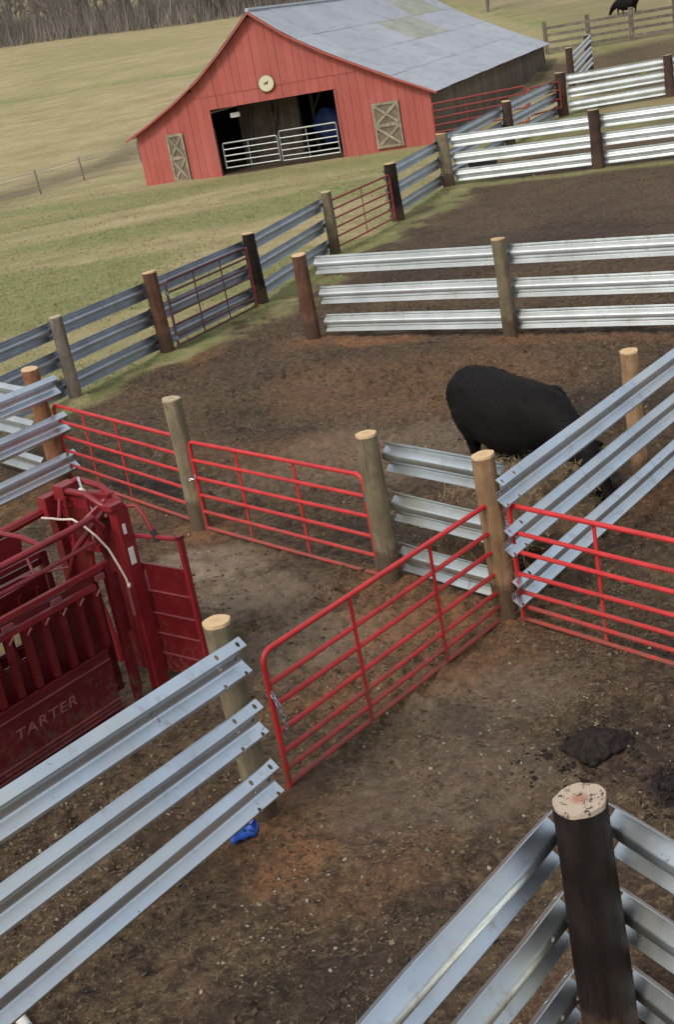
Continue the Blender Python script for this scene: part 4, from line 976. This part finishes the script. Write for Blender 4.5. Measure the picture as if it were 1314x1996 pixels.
# shaggy winter coat
bmh = bull.data; nvh = len(bmh.vertices); co = np.empty(nvh*3); bmh.vertices.foreach_get('co', co); co = co.reshape(-1, 3)
no = np.empty(nvh*3); bmh.vertex_normals.foreach_get('vector', no); no = no.reshape(-1, 3)
pick = rng.choice(nvh, 16000); q0 = co[pick]+rng.normal(0, .008, (16000, 3)); nn = no[pick]
lay = np.array([-.55, 0, -.75])[None]+rng.normal(0, .35, (16000, 3)); lay -= nn*(lay*nn).sum(1, keepdims=True)*.9
tip = q0+nn*rng.uniform(.004, .010, (16000, 1))+lay*rng.uniform(.012, .032, (16000, 1))
sw_ = np.cross(nn, lay); sw_ /= np.linalg.norm(sw_, axis=1, keepdims=True)+1e-6; sw_ *= .005
hv_ = np.stack([q0-sw_-nn*.004, q0+sw_-nn*.004, tip], 1).reshape(-1, 3)
mh = bpy.data.meshes.new('coat'); mh.from_pydata(hv_.tolist(), [], np.arange(len(hv_)).reshape(-1, 3).tolist()); mh.materials.append(M['hide'])
coat = bpy.data.objects.new('coat', mh); COL.objects.link(coat); coat.parent = bull; coat['kind'] = 'stuff'
M['horn'] = paint('dark_hoof_horn', (.03,.025,.02), .5)
cow = bull.copy(); COL.objects.link(cow); cz = float(zt(30.1,108.4)); cow.location = (30.1,108.4,cz-.02); cow.rotation_euler.z = 2.2
tag(cow, 'distant black cow cut off by the top edge at upper right', 'cow')

# hay heap
hp = MB(); hp.ell((0,0,0), (1,1,1), nu=40, nv=22)
hv = []
for a, b, c in hp.v:
    q = 1+.22*(vnoise(np.array([a*2.5+9]), np.array([b*2.5+c*2]), 3)[0]-.5)+.16*(vnoise(np.array([a*7+3]), np.array([b*7+c*6]), 4)[0]-.5)
    hv.append((a*1.15*q, b*.85*q, max(c, -.15)*.80*q))
hp.v = hv
hay = empty('hay_heap', (2.05,13.85,0), 'brown heap of old hay in front of the bull, behind the short rails', 'hay'); hay.rotation_euler.z = .9; WL[hay.name] = Vector((0,0,0))
hp.obj('heap', M['hay'], hay, True, local=True)
st = MB(); rr = random.Random(11)
for i in range(5200):
    q = hv[rr.randrange(len(hv))]
    if q[2] < -.05: continue
    q = Vector(q)*rr.uniform(.97, 1.04)+Vector((rr.gauss(0,.05), rr.gauss(0,.05), rr.gauss(0,.03)))
    d = Vector((rr.gauss(0,1), rr.gauss(0,1), rr.gauss(.25,.5))).normalized()*rr.uniform(.06,.19); w_ = Vector((d.y,-d.x,.2*d.x)).normalized()*.006
    st.add([q-d*.5-w_, q-d*.5+w_, q+d*.5+Vector((0,0,.02))], [(0,1,2)])
so = st.obj('hay_strands', M['straw'], hay, local=True); so['kind'] = 'stuff'

# ------------------------------------------------------------------ ground cover
pv, pf_ = ico(1, .38, 4)
def insidepen(x, y): return sm(side_LA(x, y), .5, 1.2)
def dens_grav(x, y): return insidepen(x, y)*(sm(-y, -12.5, -7)*.8+.10)*sm(fbm(x, y, .9, 3, 81), .32, .62)
scatter('gravel', 20000, (-5,5,3.5,20), pv, pf_, (.003,.022), 'pebble', dens_grav, 'pale gravel stones scattered over the mud', 'gravel', .7, .001)
scatter('mud_clods', 30000, (-6,10,4,34), pv, pf_, (.008,.042), 'clod', lambda x, y: insidepen(x, y)*sm(fbm(x, y, 1.1, 3, 83), .40, .66), 'lumps of churned mud', 'mud', .5, -.006)
bv = [(-.5,-.02,0),(-.5,.02,0),(.5,.015,.06),(.5,-.015,.06)]
scatter('straw_litter', 30000, (-5,8,4,26), bv, [(0,1,2,3)], (.02,.085), 'straw', lambda x, y: insidepen(x, y)*sm(fbm(x, y, 1.5, 4, 85), .42, .68)*(.35+.65*sm(-y, -14, -8)), 'bits of straw and dry leaf trodden into the mud', 'straw', 1, .012, .25)
lv = [(-.5,-.3,0),(.45,-.38,.02),(.5,.33,.05),(-.38,.4,.02)]
def dens_lit(x, y): return insidepen(x, y)*(.25+.75*sm(-y, -17, -10))*sm(fbm(x, y, .55, 4, 183), .44, .62)
scatter('trodden_litter', 95000, (-4.5,6,4,24), lv, [(0,1,2,3)], (.010,.034), 'litter', dens_lit, 'dull trodden hay and leaf litter over the mud', 'litter', 1, .007, .35)
scatter('dark_litter', 60000, (-4.5,6,4,24), lv, [(0,1,2,3)], (.012,.045), 'clod', lambda x, y: insidepen(x, y)*sm(fbm(x, y, .4, 4, 283), .48, .64)*(1-.7*sm(y, 12, 16)), 'dark crumbs of mud and dung', 'litter', 1, .007, .35)
scatter('dung_crumbs', 9000, (.9,3.2,7.3,9.8), pv, pf_, (.006,.030), 'manure', lambda x, y: np.clip(np.exp(-(np.hypot((x-1.72)/.42, (y-8.95)/.36))**2)+np.exp(-(np.hypot((x-2.32)/.36, (y-8.12)/.48))**2), 0, 1)*sm(fbm(x, y, .18, 3, 410), .35, .6), 'dark crumbs trodden around the manure heaps', 'manure', .6, .002)
tv = [(-.35,0,0),(.0,.06,0),(-.55,.1,.8),(.1,0,0),(.4,.1,0),(.5,-.2,.95),(-.1,-.2,0),(.15,-.2,0),(.1,-.45,1.0)]
tf = [(0,1,2),(3,4,5),(6,7,8)]
def dens_turf(x, y): return (1-sm(side_LA(x, y), .1, .9))*(1-.7*sm(y, 45, 75))*sm(fbm(x, y, 1.3, 4, 87), .38, .6)
scatter('winter_turf', 120000, (-26,12,20,74), tv, tf, (.03,.085), 'grassblade', dens_turf, 'dry winter turf of the field', 'grass', 1, 0, .2)
scatter('green_turf', 70000, (-22,16,22,66), tv, tf, (.03,.085), 'grassgreen', lambda x, y: np.clip(1-sm(side_LA(x, y), .6, 1.4)+np.exp(-(((x-5.95)*.47+(y-45.76)*.88+.35)/.35)**2)*sm(x, 5.5, 6.5), 0, 1)*sm(fbm(x, y, 5, 4, 91), .45, .6)*(1-.5*sm(y, 50, 70)), 'green grass growing along the fences and field', 'grass', 1, 0, .2)

# manure heap patches
def mound(cx, cy, rx, ry, h, seed, label):
    r = random.Random(seed); mb = MB(); z0 = gz(cx, cy)
    for k in range(46):
        q = r.random()**.7*.85; a = r.uniform(0, 6.28); x, y = rx*q*math.cos(a), ry*q*math.sin(a)
        rad = r.uniform(.04, .085)*(1.15-.55*q); zc = gz(cx+x, cy+y)-z0+h*(1-q*q)*r.uniform(.45, 1)-.02
        mb.ell((x, y, zc), (rad*r.uniform(.9,1.7), rad*r.uniform(.9,1.6), rad*r.uniform(.6,.95)), nu=10, nv=7)
    mb.ell((0, 0, -.01), (rx*.85, ry*.85, h*.7), nu=18, nv=10)
    o = remesh(mb, 'manure_heap', .011, M['manure']); vv = o.data.vertices; co_ = np.empty(len(vv)*3); vv.foreach_get('co', co_); co_ = co_.reshape(-1, 3)
    co_[:,2] += (fbm(co_[:,0]+9, co_[:,1]+seed, .06, 3, seed, .7)-.5)*.055; co_[:,0] += (fbm(co_[:,1]+5, co_[:,2]+3, .04, 2, seed+1)-.5)*.03
    vv.foreach_set('co', co_.ravel()); o.data.update(); o.location = (cx, cy, z0); tag(o, label, 'manure')
mound(1.72,8.95,.31,.25,.10,2,'dark wet manure heap just behind the thick dark post'); mound(2.32,8.12,.26,.36,.07,4,'dark manure patch at the right edge behind the corner rails')

# blue plastic bag by the post
bg_ = MB(); bg_.ell((0,0,0), (1,1,1), nu=26, nv=16)
q = random.Random(9); off = [q.uniform(0, 6) for _ in range(6)]
bg_.v = [(a*.14*(1+.30*math.sin(3*math.atan2(b, a)+off[0])+.12*math.sin(9*b+off[1])), b*.11*(1+.25*math.sin(4*math.atan2(b, a)+off[2])), (c*.045+.03)*(1+.5*math.sin(9*a+off[3])*math.sin(8*b+off[4]))+.02*math.sin(22*a)*math.sin(17*b)) for a, b, c in bg_.v]
bo = bpy.data.objects.new('plastic_bag', bg_.mesh('plastic_bag', M['blue'], smooth=True)); COL.objects.link(bo); bo.location = (-1.185,8.68,gz(-1.185,8.68)+.015); bo.rotation_euler.z = .7
tag(bo, 'crumpled bright blue plastic bag at the foot of the near post', 'bag')
# white bottle at lower left
bt = empty('plastic_bottle', (-2.68,6.99,gz(-2.68,6.99)+.045), 'white plastic bottle with red cap in the bottom left corner', 'bottle'); bt.rotation_euler = (0, math.radians(75), 2.2); WL[bt.name] = Vector((0,0,0))
MB().tube([(0,0,-.10),(0,0,-.095),(0,0,.05),(0,0,.08),(0,0,.10)], [.03,.04,.04,.03,.017], 14).obj('body', M['white'], bt, True, local=True)
MB().tube([(0,0,.10),(0,0,.125)], .02, 12).obj('cap', M['gate_red'], bt, True, local=True)

# ------------------------------------------------------------------ woods
def bare_tree(seed, h, levels=4, seg=4):
    r = random.Random(seed); mb = MB()
    def grow(p, d, l, rad, lv):
        pts = [p]; q = p.copy(); dd = d.copy(); k = 3 if lv < 2 else 2
        for i in range(k):
            dd = (dd+Vector((r.gauss(0,.10), r.gauss(0,.10), r.gauss(.03,.06)))).normalized(); q = q+dd*(l/k); pts.append(q.copy())
        mb.tube(pts, [rad*(1-.45*i/k) for i in range(k+1)], seg if lv < 2 else 3, False)
        if lv >= levels: return
        nb = {0: 6, 1: 4, 2: 4, 3: 3}.get(lv, 3)
        for i in range(nb):
            t = (r.uniform(.3, 1) if lv == 0 else r.uniform(.2, 1)); j = min(int(t*k), k-1); b = pts[j].lerp(pts[j+1], t*k-j)
            az = r.uniform(0, 6.28); spread = r.uniform(.5, 1.05)
            side = Vector((math.cos(az), math.sin(az), .15)); nd = (dd*math.cos(spread)+side*math.sin(spread)).normalized()
            grow(b, nd, l*r.uniform(.45,.68), rad*.45, lv+1)
    grow(Vector((0,0,-.5)), Vector((0,0,1)), h*.62, h*.016, 0)
    return mb
temps = []
for i in range(7):
    mb = bare_tree(100+i, 1.0*13, 4 if i < 5 else 3, 4)
    f3 = []
    for f in mb.f: f3 += [f] if len(f) == 3 else [(f[0],f[1],f[2]), (f[0],f[2],f[3])]
    temps.append((np.array(mb.v), np.array(f3)))
VV = []; FF = []; k = 0
for i in range(420):
    x = rng.uniform(-125, 26); y = 250+.17*x+rng.random()**1.5*95
    V, F = temps[rng.integers(len(temps))]; s = rng.uniform(.65,1.25); a = rng.uniform(0, 6.28)
    c, q = math.cos(a), math.sin(a)
    P = np.stack([V[:,0]*c-V[:,1]*q, V[:,0]*q+V[:,1]*c, V[:,2]], 1)*s*np.array([1.1,1.1,1])
    P += np.array([x, y, float(zt(x, y))]); VV.append(P); FF.append(F+k); k += len(P)
# undergrowth twigs filling the wood's foot
nb = 26000; bx = rng.uniform(-140, 24, nb); by = 247+rng.random(nb)**1.3*75+.17*bx; bz = zt(bx, by); hh = rng.uniform(1.2,6.5,nb)*rng.uniform(.5,1,nb); aa = rng.uniform(0,6.28,nb)
tw = .05+.05*rng.random(nb)
b0 = np.stack([bx-np.cos(aa)*tw, by-np.sin(aa)*tw, bz], 1); b1 = np.stack([bx+np.cos(aa)*tw, by+np.sin(aa)*tw, bz], 1); b2 = np.stack([bx+rng.normal(0,.9,nb), by+rng.normal(0,.9,nb), bz+hh], 1)
VV.append(np.stack([b0,b1,b2], 1).reshape(-1, 3)); FF.append(np.arange(nb*3).reshape(-1, 3)+k)
V = np.concatenate(VV); F = np.concatenate(FF)
me = bpy.data.meshes.new('woods'); me.vertices.add(len(V)); me.vertices.foreach_set('co', V.ravel())
me.loops.add(F.size); me.loops.foreach_set('vertex_index', F.ravel()); me.polygons.add(len(F)); me.polygons.foreach_set('loop_start', np.arange(0, F.size, 3)); me.polygons.foreach_set('loop_total', np.full(len(F), 3))
me.update(calc_edges=True); me.materials.append(M['bark'])
wo_ = bpy.data.objects.new('woods', me); COL.objects.link(wo_); tag(wo_, 'grey brown leafless woods along the top of the field', 'woods', kind='stuff')
# one bare tree behind the barn roof
tb = bare_tree(55, 8, 4, 5); tr = empty('bare_tree', (24.0,137,float(zt(24,137))), 'bare tree rising behind the barn roof at the top edge', 'tree'); WL[tr.name] = Vector((0,0,0))
nt_ = 3*6; trunk = MB(); trunk.tube([(0,0,-.4),(.05,0,1.5),(.0,.1,3.2)], [.15,.12,.08], 8).obj('trunk', M['bark'], tr, True, local=True)
tb.obj('crown', M['bark'], tr, local=True)
print('tris woods', len(F))
